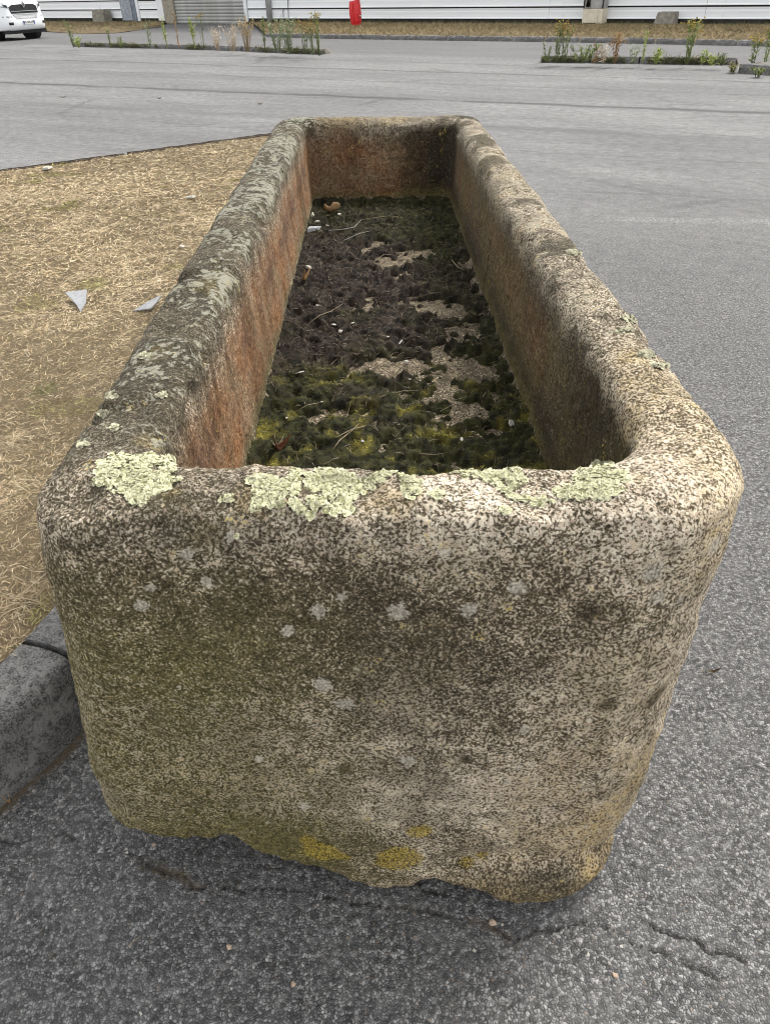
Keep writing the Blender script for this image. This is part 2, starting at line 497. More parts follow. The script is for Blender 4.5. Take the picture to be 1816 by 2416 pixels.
def make_white_board():
    t = NT('white_cladding_mat')
    st = t.noise(1.0, 5, 0.65, vec=t.scaled((0.5, 1, 14)))
    sp = t.noise(3.0, 5, 0.7)
    col = t.mix(t.step(st, 0.35, 0.75), (0.88, 0.90, 0.91), (0.80, 0.825, 0.84))
    col = t.mix(t.step(sp, 0.62, 0.8, 0, 0.5), col, (0.60, 0.60, 0.58))
    return t.fin(col, 0.5, 0.4)
M['board'] = make_white_board()
M['white_trim'] = mat_simple('white_trim_mat', (0.78, 0.80, 0.82), 0.5, 0.06, 8, 0.4)
M['gap_shade'] = mat_simple('gap_shade_mat', (0.035, 0.033, 0.028), 0.9, 0.4, 4)  # near-black: shade of the gaps below and between boards, put into the colour
M['concrete'] = mat_simple('concrete_mat', (0.23, 0.215, 0.18), 0.92, 0.3, 6, 0.2, 0.5, dirt=(0.09, 0.085, 0.065))
M['pillar'] = mat_simple('pillar_mat', (0.32, 0.29, 0.23), 0.92, 0.25, 14, 0.2, 0.5, dirt=(0.19, 0.165, 0.12))
M['mottled'] = mat_simple('mottled_panel_mat', (0.30, 0.33, 0.37), 0.6, 0.45, 22, 0.4)
M['bluegrey'] = mat_simple('bluegrey_metal_mat', (0.16, 0.19, 0.23), 0.5, 0.3, 6, 0.4)
M['slat'] = mat_simple('roller_slat_mat', (0.36, 0.365, 0.345), 0.55, 0.14, 3, 0.4, dirt=(0.33, 0.31, 0.24))
M['pipe'] = mat_simple('drainpipe_mat', (0.42, 0.43, 0.44), 0.55, 0.1, 5, 0.4)
M['cream'] = mat_simple('cream_cabinet_mat', (0.66, 0.60, 0.47), 0.6, 0.08, 6, 0.3, dirt=(0.5, 0.45, 0.35))
M['greycab'] = mat_simple('grey_cabinet_mat', (0.36, 0.355, 0.34), 0.6, 0.2, 5, 0.3, dirt=(0.2, 0.19, 0.17))
M['black'] = mat_simple('black_plastic_mat', (0.012, 0.012, 0.013), 0.45, 0.3, 20, 0.4)
M['dark'] = mat_simple('dark_rubber_mat', (0.018, 0.018, 0.018), 0.8, 0.3, 20, 0.3)
M['red'] = mat_simple('red_hydrant_mat', (0.62, 0.018, 0.022), 0.38, 0.12, 7, 0.5, dirt=(0.40, 0.02, 0.02))
M['chrome'] = mat_simple('silver_mat', (0.62, 0.62, 0.63), 0.3, 0.05, 9, 0.5, metal=0.9)
M['van_white'] = mat_simple('white_paint_mat', (0.80, 0.82, 0.83), 0.22, 0.02, 5, 0.5)
M['van_grey'] = mat_simple('grey_plastic_mat', (0.25, 0.26, 0.27), 0.5, 0.1, 9, 0.4)
M['glass'] = mat_simple('dark_glass_mat', (0.02, 0.025, 0.03), 0.08, 0.1, 5, 0.6)
M['lamp'] = mat_simple('headlight_glass_mat', (0.45, 0.47, 0.49), 0.12, 0.3, 12, 0.6)
M['plate'] = mat_simple('plate_white_mat', (0.75, 0.75, 0.73), 0.4, 0.03, 9, 0.4)
M['blue'] = mat_simple('plate_blue_mat', (0.02, 0.06, 0.30), 0.4, 0.03, 9, 0.4)
M['white_chip'] = mat_simple('white_chip_mat', (0.44, 0.42, 0.37), 0.85, 0.15, 120, 0.3, 0.3)
M['grey_chip'] = mat_simple('grey_chip_mat', (0.30, 0.305, 0.315), 0.7, 0.18, 60, 0.35, 0.2)
M['tan_stone'] = mat_simple('tan_pebble_mat', (0.44, 0.33, 0.25), 0.9, 0.3, 160, 0.2, 0.5)
M['leaf_tan'] = mat_simple('tan_leaf_mat', (0.40, 0.26, 0.14), 0.7, 0.2, 80, 0.3)
M['leaf_brown'] = mat_simple('brown_leaf_mat', (0.17, 0.075, 0.04), 0.55, 0.3, 80, 0.4)
M['leaf_pale'] = mat_simple('pale_leaf_mat', (0.50, 0.40, 0.31), 0.6, 0.2, 80, 0.4)
M['twig'] = mat_simple('dry_stalk_mat', (0.30, 0.245, 0.165), 0.85, 0.25, 60, 0.2)
M['twig_grey'] = mat_simple('grey_stalk_mat', (0.27, 0.255, 0.22), 0.85, 0.25, 60, 0.2)
M['pod'] = mat_simple('dry_pod_mat', (0.12, 0.095, 0.06), 0.8, 0.35, 80, 0.2)

# ================================================================== GROUND
def graded(lo, hi, d0, d1, step):
    """coordinates lo..hi, even between d0 and d1, growing outside"""
    c = list(np.arange(d0, d1 + 1e-6, step))
    s, p = step, d1
    while p < hi:
        s *= 1.16; p += s; c.append(p)
    s, p, pre = step, d0, []
    while p > lo:
        s *= 1.16; p -= s; pre.append(p)
    return np.array(pre[::-1] + c)

CRACKS = [
    ([(-20, 1822), (60, 1815), (130, 1806), (190, 1822), (250, 1838), (310, 1862), (380, 1892), (420, 1915), (520, 1920), (610, 1912), (700, 1940), (800, 1952), (900, 1960), (980, 1985), (1060, 2000), (1110, 2032), (1130, 2040)], 0.0045, 0.74),
    ([(1110, 2036), (1150, 2012), (1230, 2000), (1290, 1990), (1350, 2030), (1420, 2060), (1480, 2080), (1560, 2110)], 0.0042, 0.3),
    ([(1370, 1985), (1430, 2010), (1490, 2020), (1530, 2058), (1590, 2070), (1650, 2108), (1720, 2140)], 0.0052, 0.2),
    ([(900, 1905), (915, 1925), (960, 1930)], 0.008, 0.5),
]
KERB_BASE = [(-1.56, -0.06), (-1.30, 0.33), (-0.888, 0.947), (-0.783, 1.105), (-0.715, 1.29), (-0.675, 1.55), (-0.655, 1.9), (-0.65, 2.4), (-0.65, 3.4), (-0.65, 5.0), (-0.65, 6.6), (-0.66, 8.2)]

def seg_dist(P, pts):
    best = np.full(len(P), 1e9)
    for (x0, y0), (x1, y1) in zip(pts[:-1], pts[1:]):
        d = np.array([x1 - x0, y1 - y0]); L2 = (d ** 2).sum()
        tt = np.clip(((P[:, 0] - x0) * d[0] + (P[:, 1] - y0) * d[1]) / L2, 0, 1)
        q = np.hypot(P[:, 0] - x0 - tt * d[0], P[:, 1] - y0 - tt * d[1])
        best = np.minimum(best, q)
    return best

def build_asphalt():
    xs = graded(-420, 420, -1.05, 1.25, 0.005)
    ys = graded(-60, 700, 0.50, 1.45, 0.005)
    X, Y = np.meshgrid(xs, ys)
    n = X.size
    P = np.stack([X.ravel(), Y.ravel(), np.zeros(n)], 1)
    near = (P[:, 0] > -2.5) & (P[:, 0] < 2.8) & (P[:, 1] > 0.1) & (P[:, 1] < 3.2)
    Q = P[near]
    z = 0.0022 * fbm(Q, 7, 3, seed=5) + 0.0012 * vnoise(Q, 95, 6)
    marks = np.zeros((n, 3), np.float32)
    dirt = np.zeros(len(Q)); crk = np.zeros(len(Q))
    J = Q.copy()
    J[:, 0] += 0.012 * fbm(Q, 26, 3, seed=11) + 0.004 * vnoise(Q, 120, 3)
    J[:, 1] += 0.012 * fbm(Q, 26, 3, seed=21) + 0.004 * vnoise(Q, 120, 4)
    for pts, w, dk in CRACKS:
        pl = [tuple(gd(px, py)[:2]) for px, py in pts]
        d = seg_dist(J, pl)
        ww = w * np.maximum(0.12, 0.75 + 0.8 * vnoise(Q, 18, 8) - 0.45 * dk)
        c = ss(ww * 1.25, ww * 0.35, d)
        crk = np.maximum(crk, c * (0.9 - 0.5 * dk))
        z = z - 0.010 * c * (1 - 0.4 * dk)
        dirt = np.maximum(dirt, dk * ss(0.034, 0.0, d) * (0.66 + 0.5 * vnoise(Q, 9, 9)))
    dk = seg_dist(J, KERB_BASE)
    dirt = np.maximum(dirt, 0.8 * ss(0.045, 0.0, dk))
    P[near, 2] = z
    marks[near, 0] = np.clip(dirt, 0, 1); marks[near, 1] = np.clip(crk, 0, 1)
    nx, ny = len(xs), len(ys)
    idx = np.arange(n).reshape(ny, nx)
    Fc = np.stack([idx[:-1, :-1], idx[:-1, 1:], idx[1:, 1:], idx[1:, :-1]], -1).reshape(-1, 4)
    me = raw_mesh('asphalt_yard', P, Fc)
    set_attr(me, 'marks', marks)
    o = link('asphalt_yard', me, M['asphalt'])
    tag(o, 'grey worn asphalt yard with cracks and paving joints', kind='structure')
    return o
build_asphalt()

# ------------------------------------------------------------------ kerb stones around the lawn
def resample(pts, step):
    out = []
    for a, b in zip(pts[:-1], pts[1:]):
        L = math.hypot(b[0] - a[0], b[1] - a[1]); k = max(1, int(round(L / step)))
        out += [(a[0] + (b[0] - a[0]) * i / k, a[1] + (b[1] - a[1]) * i / k) for i in range(k)]
    return out + [pts[-1]]

def smooth_path(pts, it=12):
    p = np.array(pts, float)
    for _ in range(it):
        p[1:-1] = 0.5 * p[1:-1] + 0.25 * (p[:-2] + p[2:])
    return p

KP = smooth_path(resample(KERB_BASE, 0.02), 30)
kt = np.gradient(KP, axis=0); kt /= np.linalg.norm(kt, axis=1)[:, None]
KN = np.stack([-kt[:, 1], kt[:, 0]], 1)              # to the lawn side (left of travel)
KS = np.concatenate([[0], np.cumsum(np.linalg.norm(np.diff(KP, axis=0), axis=1))])
SECT = [(0.0, -0.03), (0.003, 0.03), (0.008, 0.07), (0.013, 0.11), (0.018, 0.145), (0.023, 0.168), (0.030, 0.183), (0.042, 0.193), (0.060, 0.198), (0.085, 0.200), (0.11, 0.201), (0.14, 0.199), (0.168, 0.196), (0.178, 0.188), (0.18, 0.16), (0.18, -0.03)]

def sweep_stone(P, N, seed, sect=SECT, amp=0.004):
    n, k = len(P), len(sect)
    V = np.zeros((n, k, 3))
    for j, (d, z) in enumerate(sect):
        V[:, j, :2] = P + N * d
        V[:, j, 2] = z
    V = V.reshape(-1, 3)
    V = V + amp * np.stack([fbm(V, 9, 4, seed=seed), fbm(V, 9, 4, seed=seed + 40), 0.8 * fbm(V, 9, 4, seed=seed + 80)], 1)
    V = V.tolist()
    f = []
    for i in range(n - 1):
        for j in range(k - 1):
            f.append((i * k + j, (i + 1) * k + j, (i + 1) * k + j + 1, i * k + j + 1))
    f.append(tuple(range(k)))
    f.append(tuple((n - 1) * k + j for j in range(k - 1, -1, -1)))
    return V, f

lawn_kerb = link('lawn_kerb', None)
tag(lawn_kerb, 'weathered dark stone kerb along the dry lawn beside the trough', kind='structure')
sj = float(KS[np.argmin(np.hypot(KP[:, 0] + 0.765, KP[:, 1] - 1.155))])
sj += 0.06
cuts = [sj - 1.92, sj - 0.96, sj, sj + 0.98, sj + 1.98, sj + 2.98, sj + 3.98, sj + 4.98, sj + 5.98, sj + 6.98, KS[-1] + 0.1]
for i, (a, b) in enumerate(zip(cuts[:-1], cuts[1:])):
    sel = (KS >= a - 0.006) & (KS <= b - 0.017)
    if sel.sum() < 3: continue
    V, f = sweep_stone(KP[sel], KN[sel], 100 + i)
    mb = MB(); mb.add(V, f)
    ks = mb.build('kerb_stone', M['kerb'], lawn_kerb, smooth=True)
    for pg in list(ks.data.polygons)[-2:]: pg.use_smooth = False

# ------------------------------------------------------------------ lawn bank
KB = KP + KN * 0.172
FA, FB = gd(8, 373, 0.18), gd(560, 297, 0.18)
FSL = (FB.y - FA.y) / (FB.x - FA.x)
def y_far(x): return FA.y + (x - FA.x) * FSL
def lawn_z(P): return 0.186 + 0.012 * fbm(P, 2.2, 3, seed=31) + 0.006 * fbm(P, 14, 3, seed=32)
def build_lawn():
    xs = np.concatenate([np.linspace(-14, -4, 26)[:-1], np.linspace(-4, -1.4, 90)[:-1], np.linspace(-1.4, KB[-1, 0] + 0.002, 40)])
    NY = 260
    srt = np.argsort(KB[:, 0])
    ylow = np.interp(xs, KB[srt, 0], KB[srt, 1])
    ylow[xs < KB[0, 0]] = KB[0, 1]
    for i, x in enumerate(xs):                      # where the kerb runs straight ahead
        ok = KB[:, 0] >= x - 1e-4
        ylow[i] = KB[ok, 1].min() if (ok.any() and x > KB[0, 0]) else KB[0, 1]
    yhi = y_far(xs)
    tt = np.linspace(0, 1, NY) ** 1.5
    V = np.zeros((len(xs), NY + 1, 3))
    for i, x in enumerate(xs):
        V[i, :NY, 0] = x; V[i, :NY, 1] = ylow[i] + (yhi[i] - ylow[i]) * tt
    flat = V.reshape(-1, 3)
    flat[:, 2] = lawn_z(flat)
    V = flat.reshape(len(xs), NY + 1, 3)
    V[:, NY, 0] = xs + 0.03; V[:, NY, 1] = yhi + 0.05; V[:, NY, 2] = -0.03
    idx = np.arange(len(xs) * (NY + 1)).reshape(len(xs), NY + 1)
    Fc = np.stack([idx[:-1, :-1], idx[1:, :-1], idx[1:, 1:], idx[:-1, 1:]], -1).reshape(-1, 4)
    o = link('lawn_ground', raw_mesh('lawn_ground', V.reshape(-1, 3), Fc), M['soil'])
    tag(o, 'bare brown soil of the scorched lawn bank', kind='structure')
    return xs, ylow, yhi
LX, LLO, LHI = build_lawn()

def blades(roots, length, width, lean, tint, seed=0, segs=2, curl=0.6):
    """curved tapering blades; lean 0 upright .. 1 flat"""
    rg = np.random.default_rng(seed)
    n = len(roots)
    az = rg.uniform(0, 2 * np.pi, n)
    d = np.stack([np.cos(az), np.sin(az), np.zeros(n)], 1)
    side = np.stack([-np.sin(az), np.cos(az), np.zeros(n)], 1)
    roll = rg.uniform(-0.9, 0.9, n)[:, None]
    side = side * np.cos(roll) + np.array([0, 0, 1.0]) * np.sin(roll)
    up = 1 - lean
    vs = []
    p = roots.copy()
    ang = np.arcsin(np.clip(up, -0.2, 1.0))
    side_d = rg.normal(0, curl, n)
    for s in range(segs + 1):
        t = s / segs
        w = width * (1 - 0.85 * t)
        vs.append(p - side * (w / 2)[:, None]); vs.append(p + side * (w / 2)[:, None])
        a2 = az + side_d * t
        dd = np.stack([np.cos(a2) * np.cos(ang), np.sin(a2) * np.cos(ang), np.sin(ang)], 1)
        p = p + dd * (length / segs)[:, None]
        ang = ang - rg.uniform(0.0, 0.7, n)
    V = np.stack(vs, 1)
    k = 2 * (segs + 1)
    b = np.arange(n)[:, None] * k
    Fc = np.concatenate([np.stack([b[:, 0] + 2 * s, b[:, 0] + 2 * s + 1, b[:, 0] + 2 * s + 3, b[:, 0] + 2 * s + 2], 1) for s in range(segs)])
    return V.reshape(-1, 3), Fc, np.repeat(tint, k, axis=0)

def pick(cols, w, n, rg, jit=0.25):
    cols = np.array(cols); w = np.array(w, float); w /= w.sum()
    c = cols[rg.choice(len(cols), n, p=w)]
    return c * (1 + rg.uniform(-jit, jit, (n, 1)))

STRAW = [(0.345, 0.275, 0.17), (0.26, 0.20, 0.12), (0.44, 0.375, 0.265), (0.14, 0.098, 0.052), (0.075, 0.053, 0.032), (0.085, 0.085, 0.032)]
def build_grass():
    rg = np.random.default_rng(3)
    N = 330000
    # denser close to the trough end that the yard is seen from
    y = 0.2 + 8.2 * rg.random(N) ** 1.7
    wide = np.where(rg.random(N) < 0.15, 4.5, 0.52 * y + 0.35)
    x = -0.80 - wide * rg.random(N)
    lo = np.interp(x, LX, LLO) + 0.0; hi = np.interp(x, LX, LHI)
    k = (y > lo) & (y < hi) & (x < -0.55 * 0 - 0.80)
    x, y = x[k], y[k]
    P = np.stack([x, y, np.zeros(len(x))], 1)
    dens = 0.5 + 0.8 * fbm(P, 2.0, 3, seed=51) + 0.25 * fbm(P, 9, 2, seed=52)
    k = rg.random(len(P)) < np.clip(0.62 + 0.6 * dens, 0.35, 1)
    P = P[k]
    P[:, 2] = lawn_z(P) - 0.002
    n = len(P)
    worn = np.clip(0.5 + 0.9 * fbm(P, 1.1, 3, seed=54), 0, 1)
    c = pick(STRAW, (4, 3.5, 2.4, 2.2, 1.1, 0.5), n, rg)
    c = c * (1.15 + 0.55 * (1 - worn[:, None]) * np.array([1, 1, 1]) + 0.12 * ss(2.0, 6.0, P[:, 1])[:, None])
    gr = fbm(P, 3.5, 2, seed=57)
    green = gr > 0.47
    c[green] = c[green] * np.array([0.66, 0.74, 0.5])
    L = rg.uniform(0.014, 0.050, n) * (0.8 + 0.5 * ss(2, 6, P[:, 1]))
    W = rg.uniform(0.0013, 0.0030, n) * (1 + 1.3 * ss(2, 7, P[:, 1]))
    lean = np.clip(rg.normal(0.8, 0.16, n), 0.1, 1.04)
    V, Fc, T = blades(P, L, W, lean, c, 5, curl=0.3)
    V[:, 2] = np.maximum(V[:, 2], lawn_z(V) - 0.003)
    me = raw_mesh('dry_grass', V, Fc)
    set_attr(me, 'tint', T)
    tag(link('dry_grass', me, M['tint']), 'short scorched straw-coloured grass on the lawn left of the trough', 'grass', kind='stuff')
build_grass()

def straw_tuft(px, py, n, spread, L, label, green=0.0, seed=1):
    rg = np.random.default_rng(seed)
    c = gd(px, py, 0.19)
    t = thing('grass_tuft', label, 'grass tuft', c)
    roots = np.stack([rg.normal(0, spread, n), rg.normal(0, spread, n), np.zeros(n) - 0.004], 1)
    tint = pick(STRAW[:3] if not green else [(0.10, 0.13, 0.04), (0.16, 0.16, 0.06)], (3, 2, 2) if not green else (1, 1), n, rg)
    V, Fc, T = blades(roots, rg.uniform(0.5, 1.0, n) * L, rg.uniform(0.0012, 0.0024, n), np.clip(rg.normal(0.62, 0.2, n), 0.05, 1), tint, seed, 3)
    V[:, 2] = np.maximum(V[:, 2], -0.006)
    me = raw_mesh('blades', V, Fc); set_attr(me, 'tint', T)
    link('blades', me, M['tint'], t)
straw_tuft(68, 1292, 70, 0.02, 0.16, 'pale straw tuft leaning over the lawn kerb beside the trough corner', seed=2)
straw_tuft(100, 840, 60, 0.03, 0.10, 'small green-tinged grass tuft on the dry lawn left of the trough', green=1, seed=3)
straw_tuft(30, 960, 50, 0.03, 0.13, 'loose straw tuft at the left edge of the dry lawn', seed=4)

# ================================================================== TROUGH
OX0, OX1, OY0, OY1 = -0.474, 0.506, 0.712, 3.93
IX0, IX1, IY0, IY1 = -0.322, 0.372, 0.842, 3.775
ORAD = np.array([0.095, 0.20, 0.13, 0.11]); IRAD = np.array([0.065, 0.11, 0.05, 0.05])
ZR, ZF = 0.97, 0.615
NF, NS, NB, NC = 235, 300, 90, 26

def loop(x0, x1, y0, y1, rad):
    fl, fr, br, bl = rad
    pts = []
    t = np.linspace(0, 1, NF, endpoint=False)
    pts.append(np.stack([x0 + fl + (x1 - fr - x0 - fl) * t, np.full(NF, y0)], 1))
    a = np.linspace(-np.pi / 2, 0, NC, endpoint=False)
    pts.append(np.stack([x1 - fr + fr * np.cos(a), y0 + fr + fr * np.sin(a)], 1))
    t = np.linspace(0, 1, NS, endpoint=False) ** 1.45
    pts.append(np.stack([np.full(NS, x1), y0 + fr + (y1 - br - y0 - fr) * t], 1))
    a = np.linspace(0, np.pi / 2, NC, endpoint=False)
    pts.append(np.stack([x1 - br + br * np.cos(a), y1 - br + br * np.sin(a)], 1))
    t = np.linspace(0, 1, NB, endpoint=False)
    pts.append(np.stack([x1 - br + (x0 + bl - x1 + br) * t, np.full(NB, y1)], 1))
    a = np.linspace(np.pi / 2, np.pi, NC, endpoint=False)
    pts.append(np.stack([x0 + bl + bl * np.cos(a), y1 - bl + bl * np.sin(a)], 1))
    t = 1 - np.linspace(1, 0, NS + 1)[:-1] ** 1.45
    pts.append(np.stack([np.full(NS, x0), y1 - bl + (y0 + fl - y1 + bl) * t], 1))
    a = np.linspace(np.pi, 1.5 * np.pi, NC, endpoint=False)
    pts.append(np.stack([x0 + fl + fl * np.cos(a), y0 + fl + fl * np.sin(a)], 1))
    return np.concatenate(pts)

def trough_levels():
    lv = []      # (rect, radii, z, kind)   kind 0 under, 1 outer wall, 2 rim, 3 inner wall, 4 floor
    def outer(d, z, kind):
        h = min(1, max(0, (0.95 - z) / 0.66))
        fl = 0.088 * h
        q = max(0, (0.27 - z) / 0.27)
        lv.append(((OX0 - fl + d, OX1 - d - 0.045 * q ** 1.5 - 0.008 * h, OY0 + d + 0.004 * h, OY1 - d), np.maximum(ORAD - d * 0.6, 0.02), z, kind))
    for d, z in ((0.40, -0.03), (0.30, -0.02), (0.22, -0.012), (0.16, -0.006), (0.11, 0.0), (0.075, 0.004)):
        outer(d, z, 0)
    for a in np.linspace(0, 1, 12):
        outer(0.055 * (1 - math.sin(a * math.pi / 2)), 0.004 + 0.06 * (1 - math.cos(a * math.pi / 2)), 1)
    ro, ri = 0.052, 0.042
    for z in np.linspace(0.064, ZR - ro, 205)[1:]:
        outer(0, z, 1)
    for a in np.linspace(0, math.pi / 2, 17)[1:]:
        outer(ro * (1 - math.cos(a)), ZR - ro + ro * math.sin(a), 2)
    top_o = np.array(lv[-1][0]); rad_o = lv[-1][1]   # kind 5 flat top of rim, 6 its inner arris
    inn = np.array((IX0, IX1, IY0, IY1))
    sg = np.array((-1, 1, -1, 1))
    tip = inn + sg * ri
    for w in np.linspace(0, 1, 22)[1:]:
        lv.append((tuple(top_o + (tip - top_o) * w), rad_o + (IRAD + ri * 0.4 - rad_o) * w, ZR + 0.003 * math.sin(w * math.pi), 5))
    for a in np.linspace(0, math.pi / 2, 15)[1:]:
        lv.append((tuple(inn + sg * ri * (1 - math.sin(a))), IRAD + ri * 0.4 * (1 - math.sin(a)), ZR - ri * (1 - math.cos(a)), 6))
    zt = ZR - ri
    for q in np.linspace(0, 1, 78)[1:]:
        z = zt + (ZF + 0.03 - zt) * q
        k = 0.018 * q ** 1.5
        lv.append((tuple(inn - sg * k), IRAD, z, 3))
    for a in np.linspace(0, math.pi / 2, 8)[1:]:
        lv.append((tuple(inn - sg * (0.018 + 0.03 * (1 - math.cos(a)))), IRAD, ZF + 0.03 * (1 - math.sin(a)), 4))
    for q in (0.07, 0.12, 0.18, 0.24, 0.30, 0.3468):
        rr = np.array(inn - sg * q)
        lv.append((tuple(rr), np.full(4, 0.02 if q < 0.3 else 0.0), ZF, 4))
    return lv

def build_trough():
    lv = trough_levels()
    loops = [loop(*r, rad) for r, rad, z, k in lv]
    m, n = len(lv), len(loops[0])
    V = np.zeros((m, n, 3)); kind = np.zeros((m, n), int)
    for i, (r, rad, z, k) in enumerate(lv):
        V[i, :, :2] = loops[i]; V[i, :, 2] = z; kind[i] = k
    # broken, undercut foot at the front
    zx = [-0.60, -0.50, -0.40, -0.345, -0.30, -0.27, -0.22, -0.15, -0.08, -0.025, 0.02, 0.05, 0.12, 0.19, 0.26, 0.32, 0.42, 0.6]
    zb = [0.215, 0.20, 0.172, 0.186, 0.192, 0.135, 0.095, 0.055, 0.012, -0.012, -0.005, 0.03, 0.022, 0.018, 0.0, -0.012, -0.012, -0.01]
    outer = kind <= 1
    base = np.interp(V[..., 0], zx, zb) * np.exp(-np.maximum(0, V[..., 1] - 0.74) / 0.22)
    bx = V[..., 0].ravel(); bz = np.stack([bx, V[..., 1].ravel(), bx * 0], 1)
    jag = (0.016 * vnoise(bz, 21, 401) + 0.008 * vnoise(bz, 55, 402)).reshape(bx.shape if False else V.shape[:2])
    base = np.maximum(base + jag * np.exp(-np.maximum(0, V[..., 1] - 0.74) / 0.25) * ss(-0.01, 0.03, base + 0.012), -0.012)
    hgt = np.clip(V[..., 2] / (ZR - 0.05), 0, 1)
    V[..., 2] = np.where(outer, V[..., 2] + base * (1 - hgt) ** 2.4, V[..., 2])
    # ends are cut slightly askew
    V[..., 1] -= 0.062 * V[..., 0] * (0.85 + 0.5 * (V[..., 1] > 2.4))
    flat = V.reshape(-1, 3); kf = kind.ravel()
    # normals of the smooth form
    du = np.roll(V, -1, 1) - np.roll(V, 1, 1)
    dv = np.empty_like(V); dv[1:-1] = V[2:] - V[:-2]; dv[0] = V[1] - V[0]; dv[-1] = V[-1] - V[-2]
    N = np.cross(du, dv); N /= np.linalg.norm(N, axis=2)[..., None] + 1e-9
    Nf = N.reshape(-1, 3)
    amp = np.choose(kf, [0.3, 1.0, 1.0, 1.0, 0.5, 1.0, 1.0])
    disp = 0.007 * fbm(flat, 3.2, 3, seed=1) + 0.006 * fbm(flat, 11, 3, seed=2) + 0.0032 * fbm(flat, 42, 3, seed=4) + 0.0012 * vnoise(flat, 150, 9)
    # chisel-dressed hollows and a bulging belly on the front
    fr = ((kf == 1) | (kf == 2)) * ss(0.96, 0.84, flat[:, 2]) * ss(0.9, 0.75, flat[:, 1])
    disp += fr * np.clip(-Nf[:, 1], 0, 1) ** 2 * (0.014 * np.sin(np.clip(flat[:, 2] / 0.9, 0, 1) * math.pi) + 0.008 * fbm(flat, 5.5, 2, seed=14))
    disp += fr * np.clip(-Nf[:, 1], 0, 1) * 0.030 * ss(0.14, 0.05, flat[:, 2]) * ss(0.05, 0.25, flat[:, 0])
    # ledges in the lower front, right
    led = fr * gauss(flat[:, 2], 0.13 + 0.05 * vnoise(flat, 6, 3), 0.035) * ss(0.0, 0.25, flat[:, 0])
    disp -= 0.022 * led
    # chips in the edges of the rim
    edge = (kf == 2) | (kf >= 5)
    chip = edge * ss(0.28, 0.6, fbm(flat, 8.5, 2, seed=77))
    disp -= 0.014 * chip
    disp -= edge * 0.020 * gauss(flat[:, 0], 0.045, 0.045) * gauss(flat[:, 1], 0.845, 0.035)
    # notches across the right-hand rim
    for yy, xx in ((2.98, 0.44), (2.52, 0.49), (1.66, 0.47), (1.42, 0.50)):
        disp -= edge * 0.012 * gauss(flat[:, 1] + 0.3 * (flat[:, 0] - xx), yy, 0.02) * ss(xx - 0.10, xx, flat[:, 0])
    flat = flat + Nf * (disp * amp)[:, None]
    low = kf <= 1
    flat[low, 2] = np.maximum(flat[low, 2], -0.03)
    idx = np.arange(m * n).reshape(m, n)
    a, b = idx[:-1], idx[1:]
    Fc = np.stack([a, np.roll(a, -1, 1), np.roll(b, -1, 1), b], -1).reshape(-1, 4)
    return flat, Fc, kf, Nf, m, n

TV, TF, TK, TN, tm, tn = build_trough()
T_BASE = Vector((0.0, 2.3, 0.0))

def spots(Pz, lst, cam_pick):
    s = np.zeros(len(Pz))
    for (px, py, rp) in lst:
        h = cam_pick(px, py)
        if h is None: continue
        d = np.linalg.norm(Pz - np.array(h), axis=1)
        r = rp * KD * 0.00062
        s = np.maximum(s, ss(r * 1.5, r * 0.2, d))
    return s

t_bvh = BVHTree.FromPolygons([tuple(v) for v in TV.tolist()], TF.tolist())
def hit(px, py):
    h = t_bvh.ray_cast(Vector((0, 0, HC)), ray(px * KD, py * KD).normalized())
    return h[0], h[1]

